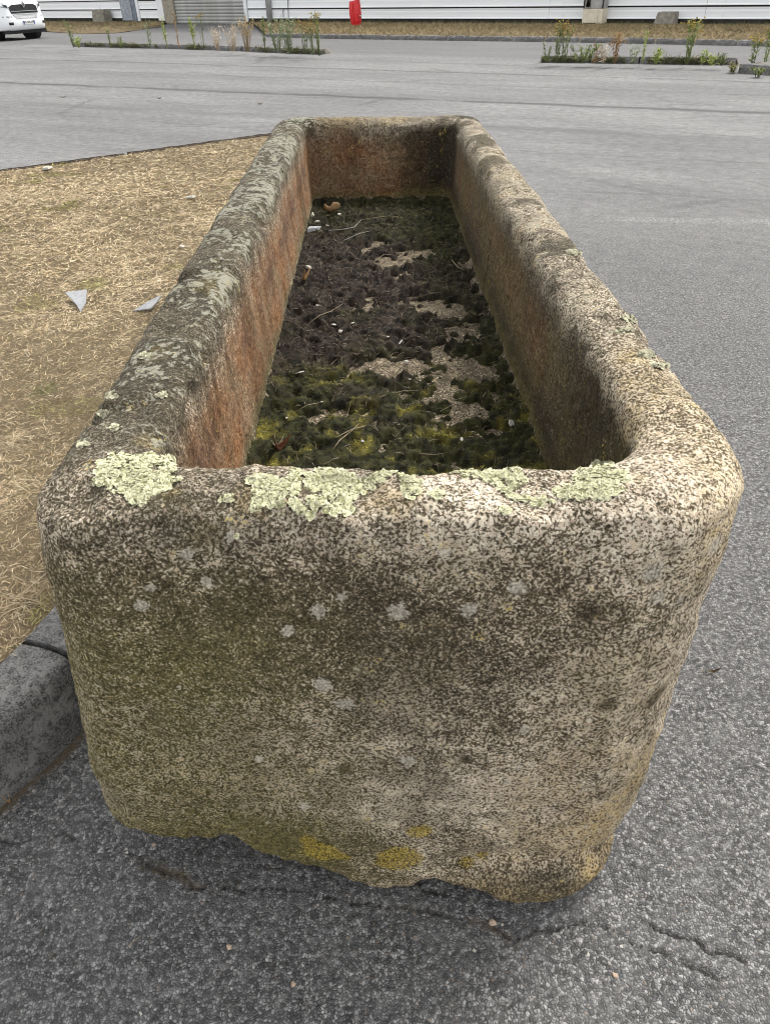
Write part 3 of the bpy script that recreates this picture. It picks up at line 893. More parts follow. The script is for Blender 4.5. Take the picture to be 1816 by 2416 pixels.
def trough_masks():
    P, K = TV, TK
    x, y, z = P.T
    n = len(P)
    lo = fbm(P, 4, 4, seed=201); lo2 = fbm(P, 9, 3, seed=211); mid = fbm(P, 22, 3, seed=221)
    flo = (K == 4) * 1.0
    wall_o = ((K == 1) | (K == 2) | (K == 0)) * ss(0.965, 0.87, z + 0.012 * lo2)
    inn = ((K == 3) | (K == 6)) * ss(0.965, 0.88, z + 0.012 * lo2)
    rim = np.clip(1 - wall_o - inn - flo, 0, 1)
    front = ss(0.95, 0.78, y + 0.06 * x)
    # --- light crystals
    L = wall_o * (0.44 + 0.24 * lo + 0.18 * lo2 + 0.34 * gauss(x, 0.02, 0.24) * gauss(z, 0.37, 0.13) + 0.16 * ss(0.15, 0.42, x) - 0.22 * gauss(x, -0.14, 0.2) * gauss(z, 0.74, 0.16) - 0.10 * gauss(z, 0.78, 0.10) + 0.22 * ss(0.86, 0.96, z))
    Lr = np.where(x > 0.1, 0.47, 0.40) + 0.15 * lo + 0.16 * front * ss(-0.25, 0.1, x)
    L += rim * (Lr + 0.1 * lo2) + inn * (0.34 + 0.15 * lo + 0.30 * ss(0.86, 0.95, z)) + flo * 0.28
    # --- algae
    G = wall_o * (ss(0.10, -0.34, x + 0.10 * lo) * ss(1.02, 0.62, z) * (0.95 + 0.35 * lo2) + 0.22 * ss(0.2, 0.6, lo) + 0.04)
    G += wall_o * 0.35 * ss(0.5, 0.2, z) * ss(0.25, -0.2, x)
    G += rim * (0.10 + 0.25 * ss(0.1, 0.5, lo2) * (x < -0.2)) + rim * 0.22 * ss(0.0, 0.4, lo) * (x > 0.3)
    hz = np.clip((z - ZF) / (ZR - ZF), 0, 1)
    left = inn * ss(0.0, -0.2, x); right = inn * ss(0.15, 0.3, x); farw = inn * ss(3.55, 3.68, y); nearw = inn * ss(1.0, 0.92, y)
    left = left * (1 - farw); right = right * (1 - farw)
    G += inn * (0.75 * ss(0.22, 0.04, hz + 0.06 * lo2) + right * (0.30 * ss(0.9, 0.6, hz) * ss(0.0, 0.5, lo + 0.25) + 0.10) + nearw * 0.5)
    # --- ochre
    O = wall_o * (0.10 + 0.25 * ss(-0.1, 0.35, x) * ss(-0.2, 0.4, lo) + 0.85 * ss(0.10, 0.40, x) * ss(-0.25, 0.30, lo2 + 0.1) * ss(0.70, 0.32, z) + 0.40 * gauss(x, -0.30, 0.16) * gauss(z, 0.40, 0.09) + 0.65 * ss(0.12, 0.02, z - np.interp(x, [-0.5, -0.3, -0.05, 0.3], [0.2, 0.18, 0.0, 0.0])))
    O += (rim + wall_o * ss(0.78, 0.88, z)) * ss(0.34, 0.44, x) * ss(1.35, 0.95, y) * (0.42 + 0.6 * lo2)
    O += rim * 0.45 * ss(0.25, 0.5, lo2 + 0.3 * lo) + rim * ss(3.7, 3.85, y) * gauss(x, -0.15, 0.10) * 0.8
    O += inn * 0.12 + flo * 0.22
    # --- grime, plus shade painted into the basin walls
    stf = fbm(P * np.array([1, 1, 0.22]), 11, 4, seed=241)
    D = wall_o * (0.35 * ss(0.1, 0.5, -lo) + 0.45 * gauss(x, -0.06, 0.30) * gauss(z, 0.68, 0.20) * ss(-0.25, 0.35, stf) + 0.30 * gauss(x, 0.43, 0.06) * gauss(z, 0.33, 0.08) + 0.62 * ss(0.08, 0.2, x) * ss(0.13, 0.06, z + 0.05 * lo2))
    D += rim * ((x < -0.28) * (0.80 + 0.45 * lo2 + 0.3 * lo) * ss(0.80, 1.0, y) + front * ss(0.2, -0.3, x) * (0.35 + 0.7 * lo2) + front * 0.75 * gauss(x, 0.20, 0.06) * ss(0.80, 0.83, y) + (x > 0.3) * (0.12 + 0.55 * ss(0.05, 0.4, -lo2)) * ss(0.85, 1.1, y))
    D += rim * ss(3.7, 3.85, y) * 0.4
    st = fbm(P * np.array([1, 1, 0.12]), 16, 3, seed=231)
    D += flo * 0.22
    D += right * (0.70 + 0.35 * ss(0.45, 0.1, hz) + 0.55 * ss(0.0, 0.35, st) * ss(1.9, 1.0, y) + 0.35 * ss(1.5, 1.0, y))  # right wall faces away from the sun: its shade painted with the streaks
    D += farw * (0.95 * ss(0.02, 0.26, x + 0.05 * lo2) + 0.38 + 0.3 * ss(0.0, 0.4, st)) + nearw * 0.5  # far wall: shadow of the right wall painted on its right part
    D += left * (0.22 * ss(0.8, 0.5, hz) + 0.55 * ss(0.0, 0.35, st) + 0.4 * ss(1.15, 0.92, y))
    # --- rust, purple
    U = left * (ss(0.06, 0.20, hz) * (0.30 + 0.75 * ss(0.90, 0.52, hz + 0.10 * lo2)) * (1.05 + 0.30 * lo2)) + right * (0.65 * ss(0.2, 0.42, hz) * ss(0.92, 0.62, hz) * ss(1.0, 1.7, y) * (0.8 + 0.5 * lo2)) + farw * (0.95 * ss(0.95, 0.6, hz) * ss(0.30, 0.05, x) + 0.9 * gauss(x, -0.17, 0.05) * ss(0.3, 0.5, hz))
    Pu = left * (0.9 * gauss(hz + 0.06 * lo2, 0.56, 0.11) * ss(0.0, 0.2, lo + 0.3)) + farw * 0.55 * gauss(x, -0.12, 0.06) * ss(0.35, 0.6, hz)
    # --- grey-green film blotches on the left rim and elsewhere
    W = rim * ((x < -0.28) * (0.36 + 0.10 * ss(1.6, 2.4, y) + 0.30 * lo2) + (x >= -0.28) * (0.12 + (x > 0.38) * (0.14 + 0.30 * lo2) * ss(1.0, 1.4, y)))
    W += wall_o * 0.04 + inn * 0.0
    W = W * (1 - 0.6 * front * (x < -0.2))
    # --- spots
    pk = lambda a, b: hit(a, b)[0]
    S = spots(P, [(403, 1200, 17), (325, 1270, 13), (305, 1310, 18), (960, 1195, 16), (1117, 1270, 21), (890, 1250, 12), (860, 1320, 24), (685, 1320, 20), (1012, 1320, 22), (1410, 1237, 24), (1420, 1292, 22), (1470, 1295, 13), (1545, 1178, 26), (697, 1482, 26), (742, 1522, 26), (880, 1643, 22), (658, 1742, 20), (1130, 1577, 16), (622, 1362, 18), (448, 1255, 15), (388, 1485, 8), (500, 1160, 12), (735, 1290, 12), (1120, 1660, 14), (1095, 1690, 12), (560, 1640, 14)], pk)
    Yl = spots(P, [(690, 1838, 52), (665, 1815, 26), (860, 1855, 62), (905, 1795, 34), (830, 1862, 34), (1005, 1862, 26), (740, 1850, 26), (1040, 1845, 18)], pk)
    dsp = spots(P, [(1275, 1323, 34), (745, 1662, 24), (1310, 1522, 26), (1415, 1505, 40), (1005, 1640, 18)], pk)
    D = np.maximum(D, dsp * 0.9)
    c = lambda a: np.clip(a, 0, 1)
    return np.stack([c(L), c(G), c(O)], 1), np.stack([c(S), c(Yl * (wall_o > 0.5)), c(D)], 1), np.stack([c(U), c(Pu), c(W)], 1)

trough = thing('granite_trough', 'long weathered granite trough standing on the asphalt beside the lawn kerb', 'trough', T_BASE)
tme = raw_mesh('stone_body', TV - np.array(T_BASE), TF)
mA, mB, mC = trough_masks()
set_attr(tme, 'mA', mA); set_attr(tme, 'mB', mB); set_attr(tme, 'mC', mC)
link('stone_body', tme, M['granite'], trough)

# ------------------------------------------------------------------ leafy lichen rosettes on the rim
def lichen(blobs, seed, size=0.0027, label=None, spacing=0.0021, n=2600, ragged=0.35, pale=0, holes=0.0):
    rg = np.random.default_rng(seed)
    tot = sum(b[2] * b[3] for b in blobs)
    used, V, Fc, T, cand = {}, [], [], [], []
    for (cx, cy, rx, ry) in blobs:
        k = int(2.3 * n * rx * ry / tot) + 8
        ph = rg.uniform(0, 6.28, 4)
        for _ in range(k):
            a, q = rg.uniform(0, 6.283), math.sqrt(rg.random())
            lim = 1 + ragged * (0.45 * math.sin(3 * a + ph[0]) + 0.35 * math.sin(5 * a + ph[1]) + 0.35 * math.sin(9 * a + ph[2]) + 0.25 * math.sin(14 * a + ph[3]))
            r = q * lim
            p, nn = hit(cx + rx * r * math.cos(a), cy + ry * r * math.sin(a))
            if p is None or p.z < 0.80: continue
            cand.append((p, nn, q))
    if not cand: return None
    pn = np.array([tuple(c[0]) for c in cand])
    gap = fbm(pn, 55, 3, 0.6, seed=seed + 900) + 0.5 * vnoise(pn, 160, seed + 950)
    for (p, nn, q), gp in zip(cand, gap):
        if True:
            if gp < -0.42 + holes + 0.55 * max(0, q - 0.75): continue
            key = (int(p.x / spacing), int(p.y / spacing), int(p.z / spacing))
            if key in used: continue
            used[key] = 1
            edge = q
            nn = (nn + Vector((rg.normal(0, .35), rg.normal(0, .35), rg.normal(0, .2)))).normalized()
            if nn.dot(Vector((0, -0.4, 0.9))) < 0: nn = -nn
            a1 = nn.orthogonal().normalized(); b1 = nn.cross(a1)
            s = size * rg.uniform(0.65, 1.35) * (0.85 + 0.4 * edge)
            lift = 0.0006 + 0.0032 * (1 - 0.6 * edge) * rg.random() ** 1.7
            m = 7
            base = len(V)
            c0 = p + nn * (lift + 0.0008)
            tone = rg.uniform(0.86, 1.1)
            inner = np.array((0.36, 0.355, 0.17)) if rg.random() < 0.5 else np.array((0.13, 0.125, 0.065))
            rimc = np.array((0.58, 0.57, 0.39)) * (0.78 + 0.36 * edge) if rg.random() < 0.84 else np.array((0.24, 0.235, 0.13))
            if pale: rimc = np.array((0.46, 0.44, 0.31)) * rg.uniform(0.6, 1.1); inner = rimc * 0.6
            V.append(c0); T.append(inner * tone)
            rot = rg.uniform(0, 6.28)
            for j in range(m):
                aa = rot + 6.283 * j / m
                rr = s * (1 + 0.35 * math.sin(2.0 * aa + rot * 3) + rg.uniform(-0.18, 0.18))
                up = 0.0016 * rg.random() - 0.0002
                V.append(p + (a1 * math.cos(aa) + b1 * math.sin(aa)) * rr + nn * (lift + up))
                T.append(rimc * tone)
            for j in range(m):
                Fc.append((base, base + 1 + j, base + 1 + (j + 1) % m))
    if not Fc: return None
    V = np.array([tuple(v) for v in V]) - np.array(T_BASE)
    me = raw_mesh('lichen_patch', V, np.array(Fc), smooth=True)
    set_attr(me, 'tint', np.clip(np.array(T), 0, 0.9))
    o = link('lichen_patch', me, M['lichen'], trough)
    if label: o['label'] = label
    return o
lichen([(295, 1028, 88, 50)], 1, n=5200, ragged=0.18, holes=0.08, label='round pale yellow-green lichen rosette on the left corner')
lichen([(600, 1065, 58, 30), (690, 1040, 62, 30), (665, 1090, 40, 22), (755, 1045, 50, 26), (740, 1090, 34, 22), (820, 1025, 36, 16), (560, 1040, 24, 12), (885, 1035, 24, 16), (885, 1062, 20, 14)], 2, n=6400, holes=0.26, label='broad ragged lichen sheet on the middle of the near rim')
lichen([(1010, 1012, 38, 20), (1060, 1030, 30, 10), (1100, 1020, 22, 18), (1110, 1050, 30, 18), (1120, 1072, 20, 10), (1170, 1085, 22, 9)], 3, n=3000, holes=0.3, label='broken lichen cluster right of the middle of the near rim')
lichen([(1300, 1030, 56, 28), (1265, 1060, 62, 18), (1220, 1060, 24, 8)], 4, n=3600, ragged=0.3, holes=0.12, label='oval lichen rosette on the right of the near rim')
for i, b in enumerate([(490, 1078, 12, 6), (505, 1155, 8, 5), (945, 1070, 14, 9), (550, 1098, 10, 4), (1090, 1105, 10, 5)]):
    lichen([b], 50 + i, n=84)
for i, b in enumerate([(1240, 546, 14, 4), (1290, 574, 20, 5), (1312, 590, 12, 4)]):
    lichen([b], 60 + i, n=173, pale=1, size=0.0042, spacing=0.003)
for i, b in enumerate([(1365, 690, 20, 6), (1348, 714, 16, 4), (1395, 765, 16, 5), (1425, 792, 14, 4)]):
    lichen([b], 70 + i, n=140, pale=1, size=0.004, spacing=0.003)
for i, b in enumerate([(350, 855, 10, 5), (225, 895, 8, 4), (250, 925, 12, 4), (180, 960, 10, 5), (240, 855, 12, 5), (310, 770, 10, 4)]):
    lichen([b], 80 + i, n=70, pale=1, size=0.0036, spacing=0.0028)

# ------------------------------------------------------------------ moss, litter and dead roots in the basin
BARE = [(860, 560, 60, 16), (920, 545, 40, 8), (790, 655, 36, 14), (960, 665, 50, 16), (890, 645, 30, 8), (1010, 720, 50, 24), (1050, 610, 34, 34), (960, 765, 26, 16), (850, 790, 90, 18), (950, 830, 60, 24), (1000, 890, 55, 16), (760, 887, 60, 9), (690, 893, 30, 9), (1040, 935, 60, 8), (1030, 800, 40, 20), (880, 590, 40, 8), (1010, 570, 30, 8), (800, 530, 40, 8)]
def moss_field():
    xs = np.arange(IX0 + 0.005, IX1 - 0.005, 0.0058)
    ys = np.concatenate([np.arange(IY0 - 0.02, 2.4, 0.0062), np.arange(2.4, IY1 + 0.03, 0.011)])
    X, Y = np.meshgrid(xs, ys)
    P = np.stack([X.ravel(), Y.ravel(), np.zeros(X.size)], 1)
    bare = np.zeros(len(P))
    J = P + 0.03 * np.stack([fbm(P, 14, 4, seed=301), 1.6 * fbm(P, 14, 4, seed=302), np.zeros(len(P))], 1)
    for (px, py, rx, ry) in BARE:
        c = gd(px, py, ZF + 0.012); e = gd(px + rx, py, ZF + 0.012); f = gd(px, py - ry, ZF + 0.012)
        q = ((J[:, 0] - c.x) / abs(e.x - c.x)) ** 2 + ((J[:, 1] - c.y) / (abs(f.y - c.y) + 0.02)) ** 2
        bare = np.maximum(bare, ss(1.7, 0.4, q))
    cover = 0.58 + 0.60 * fbm(P, 10, 4, seed=310) + 1.25 * fbm(P, 30, 4, 0.7, seed=311) - 0.76 * bare - 0.18 * ss(-0.08, 0.15, P[:, 0]) * ss(1.35, 1.7, P[:, 1]) * ss(2.9, 2.5, P[:, 1])
    cover += 0.5 * ss(0.06, 0.0, np.minimum(P[:, 0] - IX0, IX1 - P[:, 0])) + 0.35 * ss(1.5, 1.15, P[:, 1])
    hgt = np.clip(cover, -0.5, 1.0)
    lump = 0.5 + 0.5 * fbm(P, 26, 3, seed=320)
    Z = ZF - 0.004 + np.where(hgt > 0, 0.008 + 0.020 * ss(0, 0.7, hgt) * (0.35 + 1.3 * lump), 0.02 * hgt) + 0.005 * fbm(P, 80, 2, seed=321)
    # colours: living olive moss in front, at the walls and far back; brown dead mat in the middle left
    live = ss(2.15, 1.55, P[:, 1] + 0.35 * fbm(P, 6, 3, seed=330)) + 0.75 * ss(2.9, 3.3, P[:, 1] + 0.3 * P[:, 0]) + 0.5 * ss(0.05, 0.25, P[:, 0]) + 0.7 * ss(0.1, 0.5, fbm(P, 7, 3, seed=331))
    live = np.clip(live, 0, 1)
    bright = ss(0.10, 0.45, fbm(P, 17, 4, seed=332)) * ss(2.1, 1.5, P[:, 1])
    dead = np.array((0.019, 0.014, 0.010)); ol = np.array((0.019, 0.019, 0.006)); yg = np.array((0.078, 0.068, 0.012))
    C = dead + (ol - dead) * live[:, None]
    C = C + (yg - C) * (bright * live * 0.85)[:, None]
    C = C * (0.35 + 1.25 * ss(-0.5, 0.5, fbm(P, 70, 3, seed=335)))[:, None]
    P[:, 2] = Z
    return P, C, hgt, live, bright, len(xs), len(ys)
MP, MC, MH, ML, MBR, mnx, mny = moss_field()
def build_moss():
    idx = np.arange(mnx * mny).reshape(mny, mnx)
    Fc = np.stack([idx[:-1, :-1], idx[:-1, 1:], idx[1:, 1:], idx[1:, :-1]], -1).reshape(-1, 4)
    rg = np.random.default_rng(9)
    k = np.flatnonzero(MH > 0.03)
    n = 95000
    w = (MP[k, 1] < 2.4) * 1.0 + (MP[k, 1] >= 2.4) * 2.0
    s = k[rg.choice(len(k), n, p=w / w.sum())]
    roots = MP[s] + np.stack([rg.uniform(-.004, .004, n), rg.uniform(-.004, .004, n), np.full(n, -0.001)], 1)
    tint = MC[s] * rg.uniform(0.5, 3.4, (n, 1)) * (1 + 0.25 * MBR[s][:, None])
    pale = rg.random(n) < 0.05 * (1.5 - ML[s])
    tint[pale] = np.array((0.20, 0.165, 0.12)) * rg.uniform(0.6, 1.2, (pale.sum(), 1))
    L = rg.uniform(0.005, 0.014, n); L[pale] *= 2.2
    V2, F2, T2 = blades(roots, L, rg.uniform(0.0012, 0.0028, n), np.clip(rg.normal(0.6, 0.25, n), 0, 1), tint, 12, 2)
    V = np.concatenate([MP, V2]); Fa = np.concatenate([Fc, F2 + len(MP)]); T = np.concatenate([MC, T2])
    me = raw_mesh('moss', V, Fa); set_attr(me, 'tint', T)
    tag(link('moss', me, M['tint']), 'dark olive and brown moss matting the floor of the trough basin', 'moss', kind='stuff')
build_moss()
MBVH = BVHTree.FromPolygons([tuple(v) for v in MP.tolist()], np.stack([np.arange(mnx * mny).reshape(mny, mnx)[a:b, c:d] for a, b, c, d in ((0, -1, 0, -1), (0, -1, 1, None), (1, None, 1, None), (1, None, 0, -1))], -1).reshape(-1, 4).tolist())
def floor_pt(px, py):
    h = MBVH.ray_cast(Vector((0, 0, HC)), ray(px * KD, py * KD).normalized())[0]
    g = gd(px, py, ZF + 0.012)
    if h is None: return g
    h.z = max(h.z, ZF + 0.004)
    return h

def stone_mesh(name, sx, sy, sz, seed, flat=1.0):
    """an angular chip: jittered, flattened icosahedron-like shell"""
    rg = np.random.default_rng(seed)
    mb = MB()
    k = int(rg.integers(4, 7))
    a0 = rg.uniform(0, 6.28)
    ang = np.sort(rg.uniform(-0.25, 0.25, k) + np.arange(k) * 6.283 / k) + a0
    rr = rg.uniform(0.55, 1.25, k)
    lo = [(math.cos(a) * r * sx, math.sin(a) * r * sy, 0.0) for a, r in zip(ang, rr)]
    hi = [(math.cos(a) * r * sx * .9, math.sin(a) * r * sy * .85, sz * rg.uniform(.55, 1.2)) for a, r in zip(ang, rr)]
    top = (0, 0, sz * 1.12)
    vs = lo + hi + [top]
    fs = [(i, (i + 1) % k, k + (i + 1) % k, k + i) for i in range(k)] + [(k + i, k + (i + 1) % k, 2 * k) for i in range(k)] + [tuple(range(k - 1, -1, -1))]
    mb.add(vs, fs)
    return mb.mesh(name)

def chip(px, py, r, label, mat='white_chip', group=None, floor=True, name='stone_chip', cat='stone chip', tilt=0.0, seed=0, aspect=0.7, h=0.22, z=0.0):
    p = floor_pt(px, py) if floor else gd(px, py, z)
    o = link(name, stone_mesh(name, r, r * aspect, r * h, seed), M[mat])
    o.location = p + Vector((0, 0, 0.002 if floor else -0.001))
    o.rotation_euler = (tilt, tilt * 0.4, seed * 1.3)
    tag(o, label, cat, group)
    return o
chip(878, 798, 0.0125, 'largest white chip lying mid-basin beside bright moss', seed=11, tilt=0.5, aspect=0.9, h=0.5)
chip(884, 821, 0.0085, 'flat white chip just below the largest chip in the basin', seed=12, aspect=0.45)
chip(866, 740, 0.0105, 'narrow white chip standing behind the largest chip', seed=13, tilt=0.6, aspect=0.5)
chip(838, 729, 0.007, 'small white chip left of the narrow standing chip', seed=14, aspect=0.5)
chip(1104, 916, 0.0115, 'white triangular chip near the right wall of the basin', seed=15, tilt=0.7, aspect=0.8)
chip(997, 951, 0.009, 'oval white chip on moss close to the near rim', seed=16, aspect=0.55)
chip(651, 806, 0.013, 'curled white flake by the left wall of the basin', seed=17, tilt=0.4, aspect=0.5)
chip(735, 718, 0.013, 'knobbly white flake left of the middle of the basin', seed=18, tilt=0.3, aspect=0.6)
chip(722, 703, 0.009, 'small pale flake behind the knobbly white flake', seed=19, aspect=0.6)
chip(762, 699, 0.009, 'pale crumb right of the knobbly white flake', seed=20, aspect=0.5)
chip(668, 581, 0.015, 'rounded cream pebble against the left wall', seed=21, aspect=0.75, h=0.6)
chip(695, 870, 0.005, 'tiny cream crumb on the near left moss', seed=22)
chip(675, 467, 0.026, 'bright white flake in the far left corner of the basin', seed=23, tilt=0.8, aspect=0.6)
chip(688, 480, 0.020, 'white flake next to the far left corner', seed=24, tilt=0.3, aspect=0.5)
chip(732, 464, 0.016, 'small white crumb right of the tan leaf', seed=25, tilt=0.3, aspect=0.5)
chip(708, 489, 0.014, 'white crumb in front of the tan leaf', seed=26, aspect=0.4)
chip(682, 497, 0.050, 'flat grey stone chip at the far left of the basin', mat='grey_chip', seed=27, aspect=0.6, h=0.25)
chip(1063, 599, 0.018, 'pale chip on bare stone by the right wall', seed=28, aspect=0.4)
chip(687, 662, 0.013, 'pale flake among litter left of centre in the basin', seed=29, aspect=0.5)
chip(620, 905, 0.006, 'small white crumb on moss near the left wall', seed=30)
chip(783, 955, 0.006, 'grey crumb on dark soil near the near rim', mat='grey_chip', seed=31)

# ------------------------------------------------------------------ dead leaves in the basin
def leaf(px, py, L, W, mat, label, rz, curl=0.6, tilt=(0, 0), pale=None, name='dead_leaf', floor=True, z=0.0, lobes=0):
    p = floor_pt(px, py) if floor else gd(px, py, z)
    t = thing(name, label, 'leaf', p + Vector((0, 0, 0.004)), rz)
    n, m = 15, 7
    V, Fc = [], []
    for i in range(n):
        u = i / (n - 1)
        w = W * math.sin(math.pi * min(1, u * 0.97 + 0.02)) ** 0.75 * (1 + (0.35 * math.sin(u * math.pi * (2 * lobes)) if lobes else 0))
        for j in range(m):
            v = j / (m - 1) * 2 - 1
            V.append((L * (u - 0.5), w * v * math.cos(curl * abs(v)), curl * w * v * v * 0.9 + 0.25 * curl * L * (u - 0.5) ** 2 / L))
    for i in range(n - 1):
        for j in range(m - 1):
            a = i * m + j
            Fc.append((a, a + 1, a + m + 1, a + m))
    mb = MB(); mb.add(V, Fc)
    b = mb.build('blade', M[mat], t, smooth=True)
    b.rotation_euler = (tilt[0], tilt[1], 0)
    so = b.modifiers.new('thick', 'SOLIDIFY'); so.thickness = 0.0006
    st = MB(); st.tube([(-L * 0.5, 0, 0.002), (-L * 0.62, 0.002, 0.001), (-L * 0.78, 0.006, 0.0)], [0.0009, 0.0007, 0.0006], 5)
    s = st.build('stalk', M['twig'], t); s.rotation_euler = (tilt[0], tilt[1], 0)
    return t
leaf(602, 974, 0.040, 0.013, 'leaf_brown', 'curled brown leaf on moss in the near left corner of the basin', 0.5, 0.9, (0.5, 0.1))
leaf(600, 968, 0.030, 0.006, 'leaf_pale', 'pale leaf edge lying over the curled brown leaf', 0.5, 0.4, (0.2, 0.0))
leaf(711, 458, 0.105, 0.028, 'leaf_tan', 'upright tan oak-like leaf in the far left corner of the basin', 2.4, 0.5, (0.9, 0.3), lobes=2)
leaf(656, 607, 0.035, 0.010, 'leaf_tan', 'small orange-brown leaf against the left wall', 1.0, 0.8, (0.5, 0.0))

# ------------------------------------------------------------------ stalks and twigs in the basin
def stalk(pts, label, rad=0.0011, mat='twig', floor=True, z=0.0, name='dry_stalk', lift=0.006, group=None):
    ps = [(floor_pt(*q) if floor else gd(q[0], q[1], z)) + Vector((0, 0, lift + (0.004 * math.sin(i * 2.1)))) for i, q in enumerate(pts)]
    base = Vector((ps[0].x, ps[0].y, ps[0].z - lift))
    mb = MB()
    mb.tube([p - base for p in ps], [rad * (1 - 0.55 * i / (len(ps) - 1)) for i in range(len(ps))], 6)
    o = mb.build(name, M[mat], None, base, smooth=True)
    return tag(o, label, 'stalk', group)
stalk([(663, 706), (690, 688), (715, 674), (741, 660)], 'long pale stalk slanting out from the left wall mid-basin')
stalk([(726, 950), (760, 935), (790, 922), (812, 918)], 'stalk lying across the near moss left of centre')
stalk([(641, 893), (665, 882), (690, 872)], 'short stalk by the near left wall')
stalk([(720, 975), (735, 958), (757, 935), (776, 920)], 'bent pale stem rising from the near rim', 0.0013)
stalk([(688, 504), (745, 500), (765, 492), (780, 478)], 'forked grey twig by the flat grey stone', 0.0024, 'twig_grey')
stalk([(800, 575), (830, 562), (856, 553)], 'thin stalk crossing the middle of the far basin', 0.0013)
stalk([(975, 565), (988, 582), (1010, 590)], 'thin stalk near the right wall, far half', 0.0013)
stalk([(742, 523), (775, 510), (800, 500)], 'thin stalk on far moss below the tan leaf', 0.0016, 'twig_grey')
stalk([(780, 478), (830, 472), (860, 469)], 'pale straw lying on the far moss', 0.0015)
stalk([(895, 655), (930, 640), (960, 632)], 'brown stalk on bare stone right of centre', 0.0012, 'pod')
stalk([(820, 862), (870, 858), (905, 846)], 'fine stalk over the moss in front of the bare patch', 0.0009)
stalk([(950, 900), (985, 890), (1010, 882)], 'fine stalk on the near right moss', 0.0009)
stalk([(640, 760), (665, 772), (700, 768)], 'root-like stem against the near left litter', 0.0014, 'pod')
stalk([(905, 985), (925, 990), (948, 985)], 'dark root tip by the dip in the near rim', 0.0022, 'pod')

# ================================================================== SMALL THINGS ON THE GROUND
def shard(px, py, pts, label, seed, z):
    p = gd(px, py, z)
    mb = MB(); n = len(pts)
    th = 0.008
    mb.add([(x, y, 0) for x, y in pts] + [(x * .98, y * .98, th) for x, y in pts], [tuple(range(n - 1, -1, -1)), tuple(range(n, 2 * n))] + [(i, (i + 1) % n, (i + 1) % n + n, i + n) for i in range(n)])
    o = mb.build('slate_shard', M['grey_chip'], None, p + Vector((0, 0, 0.012)), bevel=0.0015)
    o.scale = (0.8, 0.8, 1.0)
    o.rotation_euler = (R(10 + seed * 4), R(-5), 0)
    tag(o, label, 'slate shard')
shard(163, 655, [(-0.085, 0.10), (0.06, 0.105), (0.085, -0.04), (0.075, -0.14), (0.03, -0.06)], 'pale grey triangular slate shard lying on the dry lawn', 1, 0.195)
shard(320, 664, [(-0.085, -0.05), (0.03, -0.045), (0.07, 0.02), (0.085, 0.07), (0.0, 0.02)], 'smaller pale slate shard beside the trough on the lawn', 3, 0.195)
chip(410, 426, 0.045, 'white scrap near the trough on the far part of the lawn', floor=False, z=0.20, seed=41, aspect=0.6, name='white_scrap', cat='scrap')
chip(101, 365, 0.07, 'white scrap on the far edge of the lawn', floor=False, z=0.2, seed=42, aspect=0.5, name='white_scrap', cat='scrap')
chip(395, 532, 0.025, 'tiny pale scrap on the lawn between the slate and the far edge', floor=False, z=0.2, seed=43, name='white_scrap', cat='scrap')

chip(496, 2046, 0.0062, 'pinkish pebble on the asphalt in front of the trough', 'tan_stone', floor=False, name='pebble', cat='pebble', seed=51, aspect=0.85, h=0.8)
chip(635, 2126, 0.0062, 'tan crumb lowest on the asphalt in front of the trough', 'tan_stone', floor=False, name='pebble', cat='pebble', seed=52, aspect=0.8, h=0.8)
chip(1064, 1993, 0.0085, 'tan crumb beside the crack below the trough foot', 'tan_stone', floor=False, name='pebble', cat='pebble', seed=53, aspect=0.8, h=0.6)
chip(1085, 1998, 0.0035, 'small white pebble next to the tan crumb by the crack', floor=False, name='pebble', cat='pebble', seed=54, aspect=0.9, h=0.9)
chip(1328, 2108, 0.0085, 'crumbly tan pebble on the asphalt at lower right', 'tan_stone', floor=False, name='pebble', cat='pebble', seed=55, aspect=0.7, h=0.7)
chip(1341, 2045, 0.0055, 'pale cream pebble in the right-hand crack', floor=False, name='pebble', cat='pebble', seed=56, aspect=0.7, h=0.7)
chip(1025, 2054, 0.0055, 'bright white pebble below the crack at bottom centre', floor=False, name='pebble', cat='pebble', seed=57, aspect=0.9, h=0.6)
chip(333, 1826, 0.0058, 'brown pebble on the asphalt under the broken trough foot', 'tan_stone', floor=False, name='pebble', cat='pebble', seed=58, aspect=0.8, h=0.7)
chip(275, 1842, 0.0045, 'grey-white grit stone near the crack at the left', floor=False, name='pebble', cat='pebble', seed=59, aspect=0.8, h=0.7)
chip(305, 2190, 0.0048, 'white grit stone at the bottom left of the asphalt', floor=False, name='pebble', cat='pebble', seed=60, aspect=0.7, h=0.6)
chip(163, 1966, 0.004, 'tiny white grit stone at the left of the asphalt', floor=False, name='pebble', cat='pebble', seed=61, aspect=0.6, h=0.6)
chip(1270, 2062, 0.0045, 'cream grit stone between the two right-hand cracks', floor=False, name='pebble', cat='pebble', seed=62, aspect=0.8, h=0.7)
stalk([(277, 2048), (290, 2038), (311, 2016)], 'pale straw lying on the asphalt at lower left', 0.0011, floor=False, lift=0.003)
leaf(1535, 1454, 0.034, 0.0055, 'pod', 'dark dry leaf on the asphalt right of the trough', -0.15, 0.5, (0.3, 0), floor=False)
leaf(22, 1734, 0.014, 0.004, 'leaf_tan', 'tiny orange leaf scrap at the foot of the kerb', 0.6, 0.6, (0.2, 0), floor=False)
leaf(137, 211, 0.12, 0.022, 'pod', 'dark dead leaf far out on the asphalt, upper left', 0.1, 0.4, floor=False)
leaf(345, 214, 0.09, 0.022, 'pod', 'dark dead leaf on the asphalt left of the trough far end', 0.6, 0.5, floor=False)
leaf(562, 226, 0.09, 0.022, 'pod', 'dark dead leaf on the asphalt just behind the trough far end', 0.3, 0.5, floor=False)

